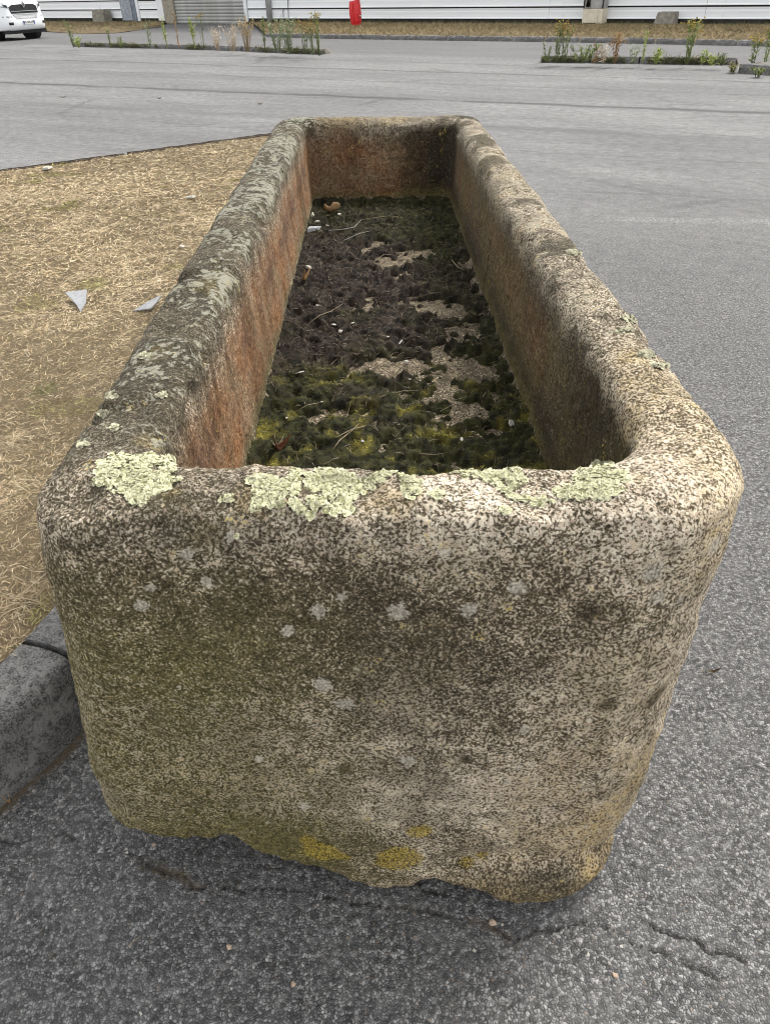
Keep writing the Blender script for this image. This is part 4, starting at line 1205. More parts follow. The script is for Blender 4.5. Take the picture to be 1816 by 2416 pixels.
# ================================================================== FAR SIDE OF THE YARD
WA, WB = gd(90, 49.5), gd(1650, 60)
WD = (WB - WA).normalized()
WROT = math.atan2(WD.y, WD.x)
W0 = WA + WD * ((0 - WA.x) / WD.x)
WNV = Vector((-WD.y, WD.x, 0))           # into the building

def on_wall(px, py, off=0.0):
    """source pixel -> (run along wall, height) on the vertical plane 'off' metres into the building"""
    d = ray(px, py)
    o = Vector((0, 0, HC)) - W0
    t = (off - o.dot(WNV)) / d.dot(WNV)
    p = o + d * t
    return p.dot(WD), p.z + 0.0

def ws(px, off=0.0):
    return on_wall(px, 50, off)[0]

bld = thing('warehouse', 'long white horizontally clad warehouse across the yard', 'building', W0, WROT)
S_L, S_R = ws(-260), ws(2300)
s_mot0, s_mot1 = ws(293), ws(317)
s_bg1 = ws(329)
s_w1, s_b2 = ws(335), ws(378)
s_p0, s_p1 = ws(394), ws(419)
s_d1 = ws(581)
s_w3 = ws(588)
s_dp0, s_dp1 = ws(636), ws(646)
CZ = 0.36                               # height of one cladding course
Z0 = 0.22
NCOURSE = 13
HT = Z0 + CZ * NCOURSE

def board_mesh(L, courses_seed):
    """one pressed cladding board: lip at the foot, slightly dished face, shadow groove on top"""
    prof = [(0.0, 0.0), (-0.035, 0.0), (-0.035, 0.028), (-0.020, 0.045), (-0.018, 0.12), (-0.022, 0.20), (-0.018, 0.25), (-0.030, 0.300), (-0.030, 0.312), (0.0, 0.312)]
    n = len(prof)
    vs = [(0, y, z) for y, z in prof] + [(L, y, z) for y, z in prof]
    fs = [(i, (i + 1) % n, (i + 1) % n + n, i + n) for i in range(n)] + [tuple(range(n - 1, -1, -1)), tuple(range(n, 2 * n))]
    mb = MB(); mb.add(vs, fs)
    return mb.mesh('cladding_board')

def clad(s0, s1, lap=None):
    me = board_mesh(s1 - s0 - 0.01, 0)
    for c in range(NCOURSE):
        link('cladding_board', me, M['board'], bld, (s0 + 0.005, 0, Z0 + c * CZ))
mb = MB(); mb.box(S_L, S_R, 0.004, 0.25, 0.0, HT); mb.build('backing_wall', M['gap_shade'], bld)  # dark colour stands for shade in the cladding gaps
s_seam = ws(1659)
s_lap = ws(1293)
for a, b in ((S_L, s_mot0), (s_w1, s_b2), (s_w3 + 0.02, (s_dp0 + s_dp1) / 2), ((s_dp0 + s_dp1) / 2, s_lap), (s_lap, s_seam), (s_seam, S_R)):
    clad(a, b)
mb = MB(); mb.box(s_mot0, s_mot1, -0.06, 0.003, 0.12, HT); mb.build('mottled_panel', M['mottled'], bld, bevel=0.01)
mb = MB(); mb.box(s_mot1 + .01, s_bg1, -0.03, 0.003, 0.0, HT); mb.build('door_post', M['bluegrey'], bld, bevel=0.01)
mb = MB(); mb.box(s_bg1 + .01, s_w1 - .01, -0.07, 0.003, 0.1, HT); mb.build('trim_post', M['white_trim'], bld, bevel=0.01)
mb = MB(); mb.box(s_b2 + .01, s_p0 - .01, -0.07, 0.003, 0.12, HT); mb.build('trim_post', M['white_trim'], bld, bevel=0.01)
mb = MB(); mb.box(s_p0, s_p1, -0.12, 0.003, 0.0, HT); mb.build('concrete_pillar', M['pillar'], bld, bevel=0.02)
door = link('roller_door', None, parent=bld)
mb = MB(); mb.box(s_p1 + .01, s_d1, -0.004, 0.003, 0.0, 3.6); mb.build('door_back', M['gap_shade'], door)
sm = MB()
prof = [(0.0, 0.0), (-0.012, 0.004), (-0.030, 0.045), (-0.030, 0.075), (-0.012, 0.116), (0.0, 0.120)]
n = len(prof); Ld = s_d1 - s_p1 - 0.04
sm.add([(0, y, z) for y, z in prof] + [(Ld, y, z) for y, z in prof], [(i, (i + 1) % n, (i + 1) % n + n, i + n) for i in range(n)] + [tuple(range(n - 1, -1, -1)), tuple(range(n, 2 * n))])
slat_me = sm.mesh('slat')
for i in range(28):
    link('slat', slat_me, M['slat'], door, (s_p1 + 0.02, -0.006, 0.012 + i * 0.127))
mb = MB(); mb.box(s_p1, s_d1, -0.05, 0.003, 3.6, HT); mb.build('door_lintel', M['board'], bld)
mb = MB(); mb.box(s_d1 + .005, s_w3, -0.08, 0.003, 0.10, HT); mb.build('trim_post', M['white_trim'], bld, bevel=0.01)
mb = MB()
sc = (s_dp0 + s_dp1) / 2
mb.tube([(sc, -0.10, 0.12), (sc, -0.10, 2.0), (sc, -0.10, HT)], (s_dp1 - s_dp0) / 2 * 1.05, 12)
mb.build('drainpipe', M['pipe'], bld, smooth=True)
mb = MB(); mb.box(S_L, S_R, -0.25, 14.0, HT + 0.003, HT + 0.25); mb.build('roof_edge', M['white_trim'], bld, bevel=0.02)
mb = MB(); mb.box(S_L, S_L + 0.2, 0.253, 13.8, 0, HT); mb.build('end_wall', M['board'], bld)
mb = MB(); mb.box(S_R - 0.2, S_R, 0.253, 13.8, 0, HT); mb.build('end_wall', M['board'], bld)
mb = MB(); mb.box(S_L, S_R, 13.75, 13.95, 0, HT); mb.build('rear_wall', M['board'], bld)
# two thin cables hanging on the boards
for px, y0 in ((683, 13), (671, 32)):
    a = ws(px)
    mb = MB(); mb.tube([(a, -0.05, 0.25), (a + 0.02, -0.05, 0.5), (a + 0.06, -0.05, 0.9 if y0 < 20 else 0.55)], 0.012, 6); mb.build('cable', M['dark'], bld)

def wall_thing(name, label, cat, s, off):
    p = W0 + WD * s + WNV * off
    return thing(name, label, cat, (p.x, p.y, 0), WROT)

# concrete stubs against the wall
def stub(pxa, pxb, label, top, hh):
    a, b = ws(pxa, -0.5), ws(pxb, -0.5)
    t = wall_thing('concrete_stub', label, 'concrete block', (a + b) / 2, -0.45)
    w = (b - a) / 2
    mb = MB()
    vs = [(-w, -0.25, 0), (w, -0.25, 0), (w, 0.3, 0), (-w, 0.3, 0), (-w * top, -0.15, hh), (w * .93, -0.15, hh), (w * .93, 0.28, hh), (-w * top, 0.28, hh)]
    mb.add(vs, [(0, 3, 2, 1), (4, 5, 6, 7), (0, 1, 5, 4), (1, 2, 6, 5), (2, 3, 7, 6), (3, 0, 4, 7)])
    mb.build('block', M['concrete'], t, bevel=0.02)
    return t, w, hh
stub(1543, 1592, 'grey sloping concrete block against the white wall at right', 0.72, 0.43)
t, w, hh = stub(226, 254, 'weathered concrete block against the wall near the van', 0.95, 0.60)
mb = MB(); mb.tube([(0, 0, hh), (0, 0, hh + 0.1), (0, 0, hh + 0.16)], [0.05, 0.04, 0.01], 8); mb.build('knob', M['white_trim'], t)

# meter cabinet
a, b = ws(1376, -0.4), ws(1421, -0.4)
t = wall_thing('meter_cabinet', 'cream and grey meter cabinet with black pipes on the white wall', 'cabinet', (a + b) / 2, -0.32)
w = (b - a) / 2
mb = MB(); mb.box(-w * 1.04, w * 1.04, -0.22, 0.26, 0, 0.52); base = mb.build('base_box', M['cream'], t, bevel=0.015)
mb = MB(); mb.box(-w * .85, w * .45, -0.228, -0.222, 0.10, 0.13); mb.build('slot', M['black'], base)
mb = MB(); mb.box(w * .55, w * .57, -0.228, -0.222, 0.08, 0.48); mb.build('seam', M['greycab'], base)
mb = MB(); mb.box(-w, w, -0.20, 0.24, 0.525, 1.75); up = mb.build('upper_box', M['greycab'], t, bevel=0.01)
mb = MB(); mb.box(-w * 1.02, -w * .92, -0.24, -0.19, 0.53, 1.75); mb.build('side_flange', M['black'], up)
mb = MB(); mb.box(w * .92, w * 1.02, -0.24, -0.19, 0.53, 1.75); mb.build('side_flange', M['black'], up)
for k, dx in enumerate((-0.62, -0.42)):
    mb = MB(); mb.tube([(w * dx, -0.235, 0.58), (w * dx, -0.235, 0.9), (w * (dx + 0.04), -0.24, 1.7)], 0.05 - 0.012 * k, 8); mb.build('pipe', M['black'], up, smooth=True)
for z in (0.82, 1.02, 1.2):
    mb = MB(); mb.box(-w * .8, -w * .3, -0.30, -0.24, z, z + 0.09); mb.build('bracket', M['black'], up)

# red hydrant
p = gz(841, 68)
t = thing('fire_hydrant', 'red fire hydrant cover standing in front of the white wall', 'hydrant', p, WROT)
prof = [(0.00, 0.135), (0.10, 0.150), (0.30, 0.190), (0.55, 0.205), (0.80, 0.200), (0.97, 0.180)]
mb = MB()
rings = []
for z, r in prof:
    rings.append([(r * math.copysign(abs(math.cos(q)) ** 0.45, math.cos(q)) - 0.05 * z, 0.75 * r * math.copysign(abs(math.sin(q)) ** 0.45, math.sin(q)), z + (0.10 * (math.cos(q) * 0.5 + 0.5) if z > 0.9 else 0)) for q in [2 * math.pi * k / 20 for k in range(20)]])
vs = [v for r in rings for v in r]
fs = [(i * 20 + k, i * 20 + (k + 1) % 20, (i + 1) * 20 + (k + 1) % 20, (i + 1) * 20 + k) for i in range(len(prof) - 1) for k in range(20)] + [tuple((len(prof) - 1) * 20 + k for k in range(20))]
mb.add(vs, fs); mb.build('cover', M['red'], t, smooth=False)
mb = MB(); mb.box(-0.03, -0.012, -0.172, -0.150, 0.12, 0.95); mb.build('seam_rib', M['red'], t)
mb = MB(); mb.tube([(0.17, -0.02, 0.47), (0.235, -0.03, 0.47)], [0.035, 0.03], 10); mb.build('lock_knob', M['chrome'], t, smooth=True)
mb = MB(); mb.tube([(0, 0, -0.02), (0, 0, 0.02)], [0.16, 0.15], 16); mb.build('foot', M['red'], t)
t.scale = (1, 1, 0.84)

# ------------------------------------------------------------------ dry verge in front of the wall
def strip(name, front, back, nx, ny, zf, mat, label, kind='structure', amp=0.02, seed=0):
    fr = np.array(resample(front, 0.3)); bk = np.array(back)
    V = []
    for i in range(nx + 1):
        u = i / nx
        a = np.array([np.interp(u, np.linspace(0, 1, len(fr)), fr[:, c]) for c in (0, 1)])
        b = np.array([np.interp(u, np.linspace(0, 1, len(bk)), bk[:, c]) for c in (0, 1)])
        for j in range(ny + 1):
            q = a + (b - a) * (j / ny)
            V.append((q[0], q[1], zf if j else zf * 0.2))
    V = np.array(V)
    V[:, 2] += amp * fbm(V, 1.2, 3, seed=seed)
    idx = np.arange(len(V)).reshape(nx + 1, ny + 1)
    Fc = np.stack([idx[:-1, :-1], idx[1:, :-1], idx[1:, 1:], idx[:-1, 1:]], -1).reshape(-1, 4)
    o = link(name, raw_mesh(name, V, Fc), mat)
    tag(o, label, kind=kind)
    return V

def wp(s, off):
    p = W0 + WD * s + WNV * off
    return (p.x, p.y)
vr_front = [tuple(gd(*q)[:2]) for q in ((575, 78), (640, 80), (800, 84), (1100, 87), (1400, 92), (1650, 97), (1900, 103))]
vr_back = [wp(ws(592), 0.0), wp(ws(2100), 0.0)]
vl_front = [tuple(gd(*q)[:2]) for q in ((-120, 62), (60, 66), (100, 69), (180, 74), (255, 72), (310, 64), (350, 58))]
vl_back = [wp(ws(-200), 0.0), wp(ws(392), 0.0)]
VV = [strip('verge_ground', vr_front, vr_back, 90, 10, 0.10, M['soil'], 'dry soil verge along the warehouse right of the roller door', seed=61),
      strip('verge_ground', vl_front, vl_back, 50, 10, 0.08, M['soil'], 'dry soil verge along the warehouse between van and roller door', seed=62)]
def verge_grass():
    rg = np.random.default_rng(21)
    roots, tints = [], []
    for V, nx, n in ((VV[0], 90, 34000), (VV[1], 50, 14000)):
        G = V.reshape(nx + 1, 11, 3)
        u = rg.random(n) * (nx - 1); v = 0.25 + rg.random(n) * 9.5
        i, j = u.astype(int), v.astype(int)
        fu, fv = (u - i)[:, None], (v - j)[:, None]
        p = (G[i, j] * (1 - fu) + G[i + 1, j] * fu) * (1 - fv) + (G[i, j + 1] * (1 - fu) + G[i + 1, j + 1] * fu) * fv
        roots.append(p)
        c = pick([(0.34, 0.265, 0.145), (0.28, 0.21, 0.11), (0.39, 0.315, 0.18), (0.17, 0.135, 0.06), (0.10, 0.115, 0.045)], (4, 3, 2, 1.2, 0.9), n, rg)
        near_wall = v > 8.6
        c[near_wall] = c[near_wall] * 0.3 + np.array((0.07, 0.085, 0.03)) * 0.7
        tints.append(c)
    P = np.concatenate(roots); T0 = np.concatenate(tints); n = len(P)
    V, Fc, T = blades(P, rg.uniform(0.05, 0.16, n), rg.uniform(0.008, 0.018, n), np.clip(rg.normal(0.6, 0.2, n), 0, 1), T0, 22, 1)
    me = raw_mesh('verge_grass', V, Fc); set_attr(me, 'tint', T)
    tag(link('verge_grass', me, M['tint']), 'straw-coloured dry grass of the verge along the warehouse', 'grass', kind='stuff')
verge_grass()

def kerb_run(name, pts, label, h, w, seed, L=1.0, amp=0.012, mat='kerb'):
    K = smooth_path(resample(pts, 0.045), 12)
    tt = np.gradient(K, axis=0); tt /= np.linalg.norm(tt, axis=1)[:, None]
    NN = np.stack([-tt[:, 1], tt[:, 0]], 1)
    S = np.concatenate([[0], np.cumsum(np.linalg.norm(np.diff(K, axis=0), axis=1))])
    root = link(name, None)
    tag(root, label, kind='structure')
    sect = [(0, -0.03), (0.01, h * .6), (0.035, h * .95), (0.06, h), (w - 0.02, h), (w, h * .9), (w, -0.03)]
    s = 0
    i = 0
    while s < S[-1] - 0.3:
        e = s + L if s + 1.5 * L < S[-1] else S[-1]
        sel = (S >= s) & (S <= e - 0.02)
        if sel.sum() > 2:
            V, f = sweep_stone(K[sel], NN[sel], seed + i, sect, amp)
            mb = MB(); mb.add(V, f); mb.build('kerb_stone', M[mat], root, smooth=False)
        s = e; i += 1
    return K, NN
M['edging'] = mat_simple('edging_mat', (0.055, 0.043, 0.032), 0.95, 0.5, 18, 0.2, 0.5)
ed0, ed1 = -9.0, float(KB[-1, 0])
kerb_run('lawn_edging', [(ed0, y_far(ed0) - 0.02), (-4.0, y_far(-4.0) - 0.02), (ed1, y_far(ed1) - 0.02)], 'thin dark edging along the far side of the dry lawn', 0.200, 0.07, 500, L=2.0, amp=0.010, mat='edging')
vk = [tuple(gd(*q)[:2]) for q in ((575, 80.5), (700, 83.5), (900, 87), (1165, 90.5), (1400, 95), (1650, 100.5), (1880, 106))]
kerb_run('verge_kerb', vk, 'low dark kerb in front of the dry verge', 0.11, 0.16, 300, amp=0.035)

# ------------------------------------------------------------------ parking islands with weeds
def island(front_px, label, depth, h, seed):
    fr = [tuple(gd(*q)[:2]) for q in front_px]
    K, NN = kerb_run('parking_island', fr, label, h, 0.16, seed, L=1.0, amp=0.02)
    fa = K + NN * 0.13; bk = K + NN * depth
    root = bpy.data.objects[[o.name for o in COL.objects if o.name.startswith('parking_island')][-1]]
    V = []
    for i in range(len(K)):
        for j in range(5):
            q = fa[i] + (bk[i] - fa[i]) * j / 4
            V.append((q[0], q[1], h * 0.93 if (j < 4 and 0 < i < len(K) - 1) else -0.02))
    V = np.array(V); V[:, 2] += 0.012 * fbm(V, 5, 3, seed=seed)
    idx = np.arange(len(V)).reshape(len(K), 5)
    Fc = np.stack([idx[:-1, :-1], idx[1:, :-1], idx[1:, 1:], idx[:-1, 1:]], -1).reshape(-1, 4)
    link('island_fill', raw_mesh('island_fill', V, Fc), M['island_fill'], root)
    return K, NN
M['island_fill'] = mat_simple('island_fill_mat', (0.15, 0.138, 0.125), 0.95, 0.3, 9, 0.2, 0.5, dirt=(0.09, 0.078, 0.058))
IS1 = island([(160, 101), (250, 103), (400, 106.5), (520, 111), (640, 116), (697, 118)], 'long low kerbed parking island overgrown with weeds at left', 0.42, 0.11, 400)
IS2 = island([(1168, 135), (1280, 136.5), (1400, 138.5), (1500, 139.5), (1592, 141)], 'low kerbed parking island overgrown with weeds at right', 0.40, 0.12, 430)
IS3 = island([(1592, 158.5), (1640, 161.5), (1720, 166), (1800, 171)], 'pale-topped kerb end of the nearest parking island, far right', 0.8, 0.14, 460)

def fringe(K, NN, n, label, seed, h=0.10, green=1.0, off=-0.03):
    rg = np.random.default_rng(seed)
    i = rg.integers(0, len(K) - 1, n); f = rg.random(n)[:, None]
    p2 = K[i] * (1 - f) + K[i + 1] * f + NN[i] * (off + np.abs(rg.normal(0, 0.07, n)))[:, None]
    P = np.concatenate([p2, rg.uniform(0, 0.09, (n, 1))], 1)
    clump = fbm(P, 1.5, 3, seed=seed)
    k = clump > -0.05 - 0.1 * green
    P, clump = P[k], clump[k]
    n = len(P)
    c = pick([(0.095, 0.11, 0.04), (0.145, 0.165, 0.06), (0.20, 0.175, 0.085), (0.12, 0.09, 0.055)], (3, 2, 1.3, 1.5), n, rg)
    V, Fc, T = blades(P, rg.uniform(0.3, 1.0, n) * h * (0.7 + 0.9 * np.clip(clump + 0.2, 0, 1)), rg.uniform(0.008, 0.02, n), np.clip(rg.normal(0.45, 0.25, n), 0, 1), c, seed, 2)
    me = raw_mesh('weed_fringe', V, Fc); set_attr(me, 'tint', T)
    tag(link('weed_fringe', me, M['tint']), label, 'weeds', kind='stuff')
fringe(*IS1, 5200, 'low green weeds creeping over the kerb of the left parking island', 71, 0.16)
fringe(*IS2, 3600, 'low green weeds creeping over the kerb of the right parking island', 72, 0.14)
fringe(*IS3, 900, 'low weeds at the kerb end of the nearest parking island', 73, 0.12)

GREEN = [(0.17, 0.21, 0.075), (0.22, 0.26, 0.10), (0.13, 0.16, 0.065)]
GREY = [(0.25, 0.29, 0.17), (0.30, 0.33, 0.21), (0.18, 0.21, 0.12)]
LIME = [(0.30, 0.37, 0.09), (0.23, 0.30, 0.08), (0.34, 0.38, 0.13)]
BROWN = [(0.30, 0.18, 0.08), (0.24, 0.14, 0.06), (0.36, 0.23, 0.11)]
PINK = [(0.50, 0.41, 0.33), (0.43, 0.34, 0.26), (0.54, 0.45, 0.32)]
YEL = [(0.40, 0.30, 0.06), (0.32, 0.235, 0.06), (0.22, 0.17, 0.07)]
OCH = [(0.26, 0.17, 0.05), (0.20, 0.13, 0.045), (0.32, 0.22, 0.07)]

def weed(px, py, h, spread, label, leaves=GREEN, flowers=None, stems=5, nl=140, bare=0.0, seed=1, group=None, z=0.09, name='weed_plant', leaf_l=0.09, top=1.0):
    rg = np.random.default_rng(seed)
    p = gd(px, py, z)
    t = thing(name, label, 'plant', p, 0, group)
    mb = MB(); tips = []; pts_all = []
    for s in range(stems):
        a = rg.uniform(0, 6.28); q = spread * rg.random() ** 0.6
        b0 = np.array([0.25 * q * math.cos(a), 0.25 * q * math.sin(a), -0.03])
        hh = h * rg.uniform(0.72, 1.0) if s else h
        p1 = np.array([0.55 * q * math.cos(a), 0.55 * q * math.sin(a), hh * .5]); p2 = np.array([q * math.cos(a), q * math.sin(a), hh])
        mb.tube([b0, p1, p2], [0.005, 0.004, 0.002], 5)
        tips.append(p2)
        for u in np.linspace(0.04, 1, 14): pts_all.append(b0 + (p1 - b0) * u * 2 if u < .5 else p1 + (p2 - p1) * (u - .5) * 2)
    stm = mb.mesh('stem', True)
    sc = np.array(leaves[2]) * 0.9
    set_attr(stm, 'tint', np.tile(sc, (len(stm.vertices), 1)))
    link('stem', stm, M['tint'], t)
    pts_all = np.array(pts_all)
    hz = pts_all[:, 2] / h
    w = np.where(hz < bare, 0.02, 1.0) * np.where(hz > top, 0.05, 1.0)
    n = nl
    if n:
        i = rg.choice(len(pts_all), n, p=w / w.sum())
        roots = pts_all[i] + rg.normal(0, 0.012, (n, 3))
        V, Fc, T = blades(roots, rg.uniform(0.5, 1.1, n) * leaf_l, rg.uniform(0.012, 0.026, n), np.clip(rg.normal(0.45, 0.3, n), -0.1, 1.0), pick(leaves, (1,) * len(leaves), n, rg, 0.35), seed, 2)
        me = raw_mesh('foliage', V, Fc); set_attr(me, 'tint', T)
        link('foliage', me, M['tint'], t)['kind'] = 'stuff'
    if flowers:
        fm = MB(); cols = []
        for tp in tips:
            for _ in range(11):
                c = tp + rg.normal(0, 1, 3) * np.array((0.055, 0.055, 0.035))
                r = rg.uniform(0.010, 0.019)
                k = 6
                ring = [(c[0] + r * math.cos(6.283 * j / k), c[1] + r * math.sin(6.283 * j / k), c[2] + rg.normal(0, .006)) for j in range(k)]
                fm.add([(c[0], c[1], c[2] + 0.012)] + ring + [(c[0], c[1], c[2] - 0.012)], [(0, 1 + j, 1 + (j + 1) % k) for j in range(k)] + [(k + 1, 1 + (j + 1) % k, 1 + j) for j in range(k)])
                cc = np.array(flowers[rg.integers(0, len(flowers))]) * rg.uniform(0.8, 1.2)
                cols += [cc] * (k + 2)
        me = fm.mesh('flower_head')
        set_attr(me, 'tint', np.array(cols))
        link('flower_head', me, M['tint'], t)['kind'] = 'stuff'
    return t
G1, G2 = 'weeds on the left parking island', 'weeds on the right parking island'
weed(160, 100, 0.62, 0.10, 'slim green weed at the left tip of the left parking island', GREEN, seed=1, group=G1, nl=160, leaf_l=0.10)
weed(170, 101, 0.22, 0.22, 'low bright green clump at the left tip of the left island', LIME, seed=2, group=G1, nl=160, leaf_l=0.10)
weed(240, 100, 0.52, 0.07, 'thin green weed standing second from the left on the left island', GREEN, seed=3, group=G1, nl=90)
weed(262, 102, 0.25, 0.12, 'small leafy weed on the kerb right of the thin green weed', GREEN, seed=4, group=G1, nl=90)
weed(325, 101, 0.66, 0.10, 'faint grey-green weed near the middle of the left island', GREY, seed=5, group=G1, nl=110)
weed(362, 102, 0.68, 0.08, 'thin lime weed left of the dried stems on the left island', LIME, seed=6, group=G1, nl=80, bare=0.25)
weed(388, 103, 0.80, 0.06, 'brown dried weed stem on the left island', BROWN, seed=7, group=G1, nl=60)
weed(421, 102, 0.66, 0.12, 'bright lime leafy weed below the roller door', LIME, seed=8, group=G1, nl=190, bare=0.35)
weed(440, 102, 0.74, 0.10, 'olive weed with brown heads below the roller door', GREEN, OCH, seed=9, group=G1, nl=60, bare=0.3, stems=3)
weed(470, 105, 0.50, 0.22, 'pale pinkish dry grass clump left of the tall dry grass', PINK, stems=16, seed=10, group=G1, nl=120, leaf_l=0.08)
weed(503, 107, 0.60, 0.26, 'pale pinkish dry grass clump in the middle of the left island', PINK, stems=22, seed=11, group=G1, nl=160, leaf_l=0.08)
weed(535, 108, 0.72, 0.26, 'tallest tan dry grass clump on the left island', [(0.44, 0.33, 0.16), (0.38, 0.28, 0.13), (0.34, 0.26, 0.15)], stems=24, seed=12, group=G1, nl=220, bare=0.35, leaf_l=0.1)
weed(572, 110, 0.74, 0.08, 'dark green upright weed right of the tan dry grass', GREEN, seed=13, group=G1, nl=120, bare=0.2)
weed(600, 112, 0.66, 0.22, 'grey-green bushy weed, left half of the big bush', GREY, stems=12, seed=14, group=G1, nl=420, leaf_l=0.10)
weed(622, 114, 0.72, 0.26, 'grey-green bushy weed, right half of the big bush', GREY, stems=14, seed=15, group=G1, nl=520, leaf_l=0.10)
weed(658, 113, 0.62, 0.17, 'weed with rusty ochre seed heads beside the big bush', GREY, OCH, stems=9, seed=16, group=G1, nl=170, bare=0.1)
weed(676, 115, 0.55, 0.16, 'weed with brown-yellow heads near the right tip of the left island', GREY, OCH, stems=7, seed=17, group=G1, nl=150)
weed(690, 117, 0.78, 0.12, 'yellow flowering ragwort at the right tip of the left island', GREEN, YEL, stems=6, seed=18, group=G1, nl=150, bare=0.15)

weed(1200, 131, 0.64, 0.14, 'yellow flowering ragwort at the left tip of the right island', GREEN, YEL, stems=6, seed=31, group=G2, nl=160, bare=0.1)
weed(1216, 131, 0.60, 0.12, 'ragwort with faded yellow heads second on the right island', GREEN, OCH, stems=5, seed=32, group=G2, nl=140, bare=0.15)
weed(1182, 133, 0.30, 0.16, 'small loose weed at the left tip of the right island', GREEN, seed=33, group=G2, nl=100)
weed(1258, 133, 0.26, 0.30, 'low sprawling green clump on the right island kerb', GREEN, stems=10, seed=34, group=G2, nl=260, leaf_l=0.12)
weed(1283, 132, 0.30, 0.10, 'small brown withered weed left of the reddish dock', BROWN, seed=35, group=G2, nl=60)
weed(1303, 132, 0.26, 0.16, 'pale dry weed next to the reddish dock', PINK, seed=36, group=G2, nl=70)
weed(1327, 133, 0.43, 0.10, 'reddish brown dried dock on the right island', BROWN, BROWN, stems=7, seed=37, group=G2, nl=120)
weed(1366, 134, 0.28, 0.14, 'pale green weed between dock and thin upright weed', GREY, seed=38, group=G2, nl=80)
weed(1387, 133, 0.50, 0.05, 'thin bright green upright weed on the right island', LIME, stems=3, seed=39, group=G2, nl=120, leaf_l=0.06)
weed(1415, 136, 0.22, 0.13, 'short bright green tuft on the right island kerb', LIME, stems=7, seed=40, group=G2, nl=140, leaf_l=0.12)
weed(1482, 134, 0.64, 0.12, 'tall yellow ragwort in the middle of the right island', [LIME[1], GREEN[1], GREEN[0]], YEL, stems=9, seed=41, group=G2, nl=260, bare=0.15)
weed(1512, 137, 0.20, 0.10, 'small weed on the kerb right of the tall ragwort', LIME, seed=42, group=G2, nl=70)
weed(1534, 138, 0.14, 0.12, 'low leafy weed near the right end of the right island', LIME, seed=43, group=G2, nl=70)
weed(1558, 138, 0.15, 0.10, 'lowest leafy weed at the right end of the right island', GREEN, seed=44, group=G2, nl=70)
weed(1624, 140, 0.42, 0.09, 'yellow ragwort behind the nearest island kerb', GREEN, YEL, stems=4, seed=45, group=G2, nl=130)
weed(1651, 138, 0.52, 0.09, 'yellow ragwort at the right edge of the view', [LIME[1], GREEN[1], GREEN[0]], YEL, stems=4, seed=46, group=G2, nl=130)
weed(1580, 158, 0.14, 0.18, 'straggly dry weed at the tip of the nearest island', [(0.22, 0.20, 0.08), (0.28, 0.24, 0.12), (0.14, 0.14, 0.05)], stems=8, seed=47, group=G2, nl=120, z=0.0)
weed(1636, 163, 0.10, 0.14, 'green weed on the face of the nearest island kerb', GREEN, stems=7, seed=48, group=G2, nl=110, z=0.03)

# ================================================================== WHITE VAN
VTH = R(63)
wheel_c = gd(72, 81.5)
c_, s_ = math.cos(VTH), math.sin(VTH)
lx, ly = 0.83, 0.92                      # that wheel in van coordinates
van_loc = Vector((wheel_c.x - (lx * c_ - ly * s_), wheel_c.y - (lx * s_ + ly * c_), 0))
van = thing('delivery_van', 'white delivery van parked at the left edge of the yard', 'van', van_loc, VTH)

def nose(x):                              # how far the front wraps back towards the flanks
    a = abs(x) / 0.975
    return 0.05 * a ** 2 + 0.30 * max(0, a - 0.72) ** 2 / 0.0784
def van_body():
    prof = [(0.10, 0.30), (0.03, 0.34), (0.0, 0.46), (0.0, 0.66), (0.05, 0.74), (0.07, 0.95), (0.10, 1.10), (0.20, 1.17), (0.50, 1.27), (0.90, 1.38), (1.20, 1.66), (1.48, 1.88), (1.75, 1.955), (2.6, 1.97), (4.7, 1.96), (4.98, 1.86), (5.06, 1.2), (5.08, 0.42), (5.0, 0.30)]
    xs = [-1, -0.985, -0.94, -0.86, -0.72, -0.5, -0.25, 0, 0.25, 0.5, 0.72, 0.86, 0.94, 0.985, 1]
    V, Fc = [], []
    n = len(prof)
    for u in xs:
        for (y, z) in prof:
            half = 0.975 - 0.12 * max(0, (z - 1.25) / 0.72) ** 1.5
            e = abs(u)
            yy = y + (nose(u * 0.975) if y < 2.4 else 0) * (1 if y < 1.0 else max(0, (2.4 - y) / 1.4))
            zz = z - (0.05 * max(0, (e - 0.9) / 0.1) ** 2 if z > 1.8 else 0)
            V.append((u * half, yy, zz))
    for i in range(len(xs) - 1):
        for j in range(n - 1):
            a = i * n + j
            Fc.append((a, a + 1, a + n + 1, a + n))
        Fc.append((i * n + n - 1, i * n, (i + 1) * n, (i + 1) * n + n - 1))
    Fc.append(tuple(range(n - 1, -1, -1))); Fc.append(tuple((len(xs) - 1) * n + j for j in range(n)))
    mb = MB(); mb.add(V, Fc)
    o = mb.build('body', M['van_white'], van, smooth=True)
    return o
vbody = van_body()
def face(name, outline, mat, parent, y_at, proud=0.02, thick=0.05):
    """a panel that follows the nose: outline in (x, z)"""
    poly = []
    for (x0, z0), (x1, z1) in zip(outline, outline[1:] + outline[:1]):
        k = max(1, int(abs(x1 - x0) / 0.12))
        poly += [(x0 + (x1 - x0) * i / k, z0 + (z1 - z0) * i / k) for i in range(k)]
    n = len(poly)
    fr = [(x, y_at(z) + nose(x) - proud, z) for x, z in poly]
    bk = [(x, y_at(z) + nose(x) + thick, z) for x, z in poly]
    cx = sum(p[0] for p in poly) / n; cz = sum(p[1] for p in poly) / n
    mb = MB()
    mb.add(fr + bk + [(cx, y_at(cz) + nose(cx) - proud, cz)], [(2 * n, i, (i + 1) % n) for i in range(n)] + [(i, i + n, (i + 1) % n + n, (i + 1) % n) for i in range(n)])
    return mb.build(name, mat, parent)
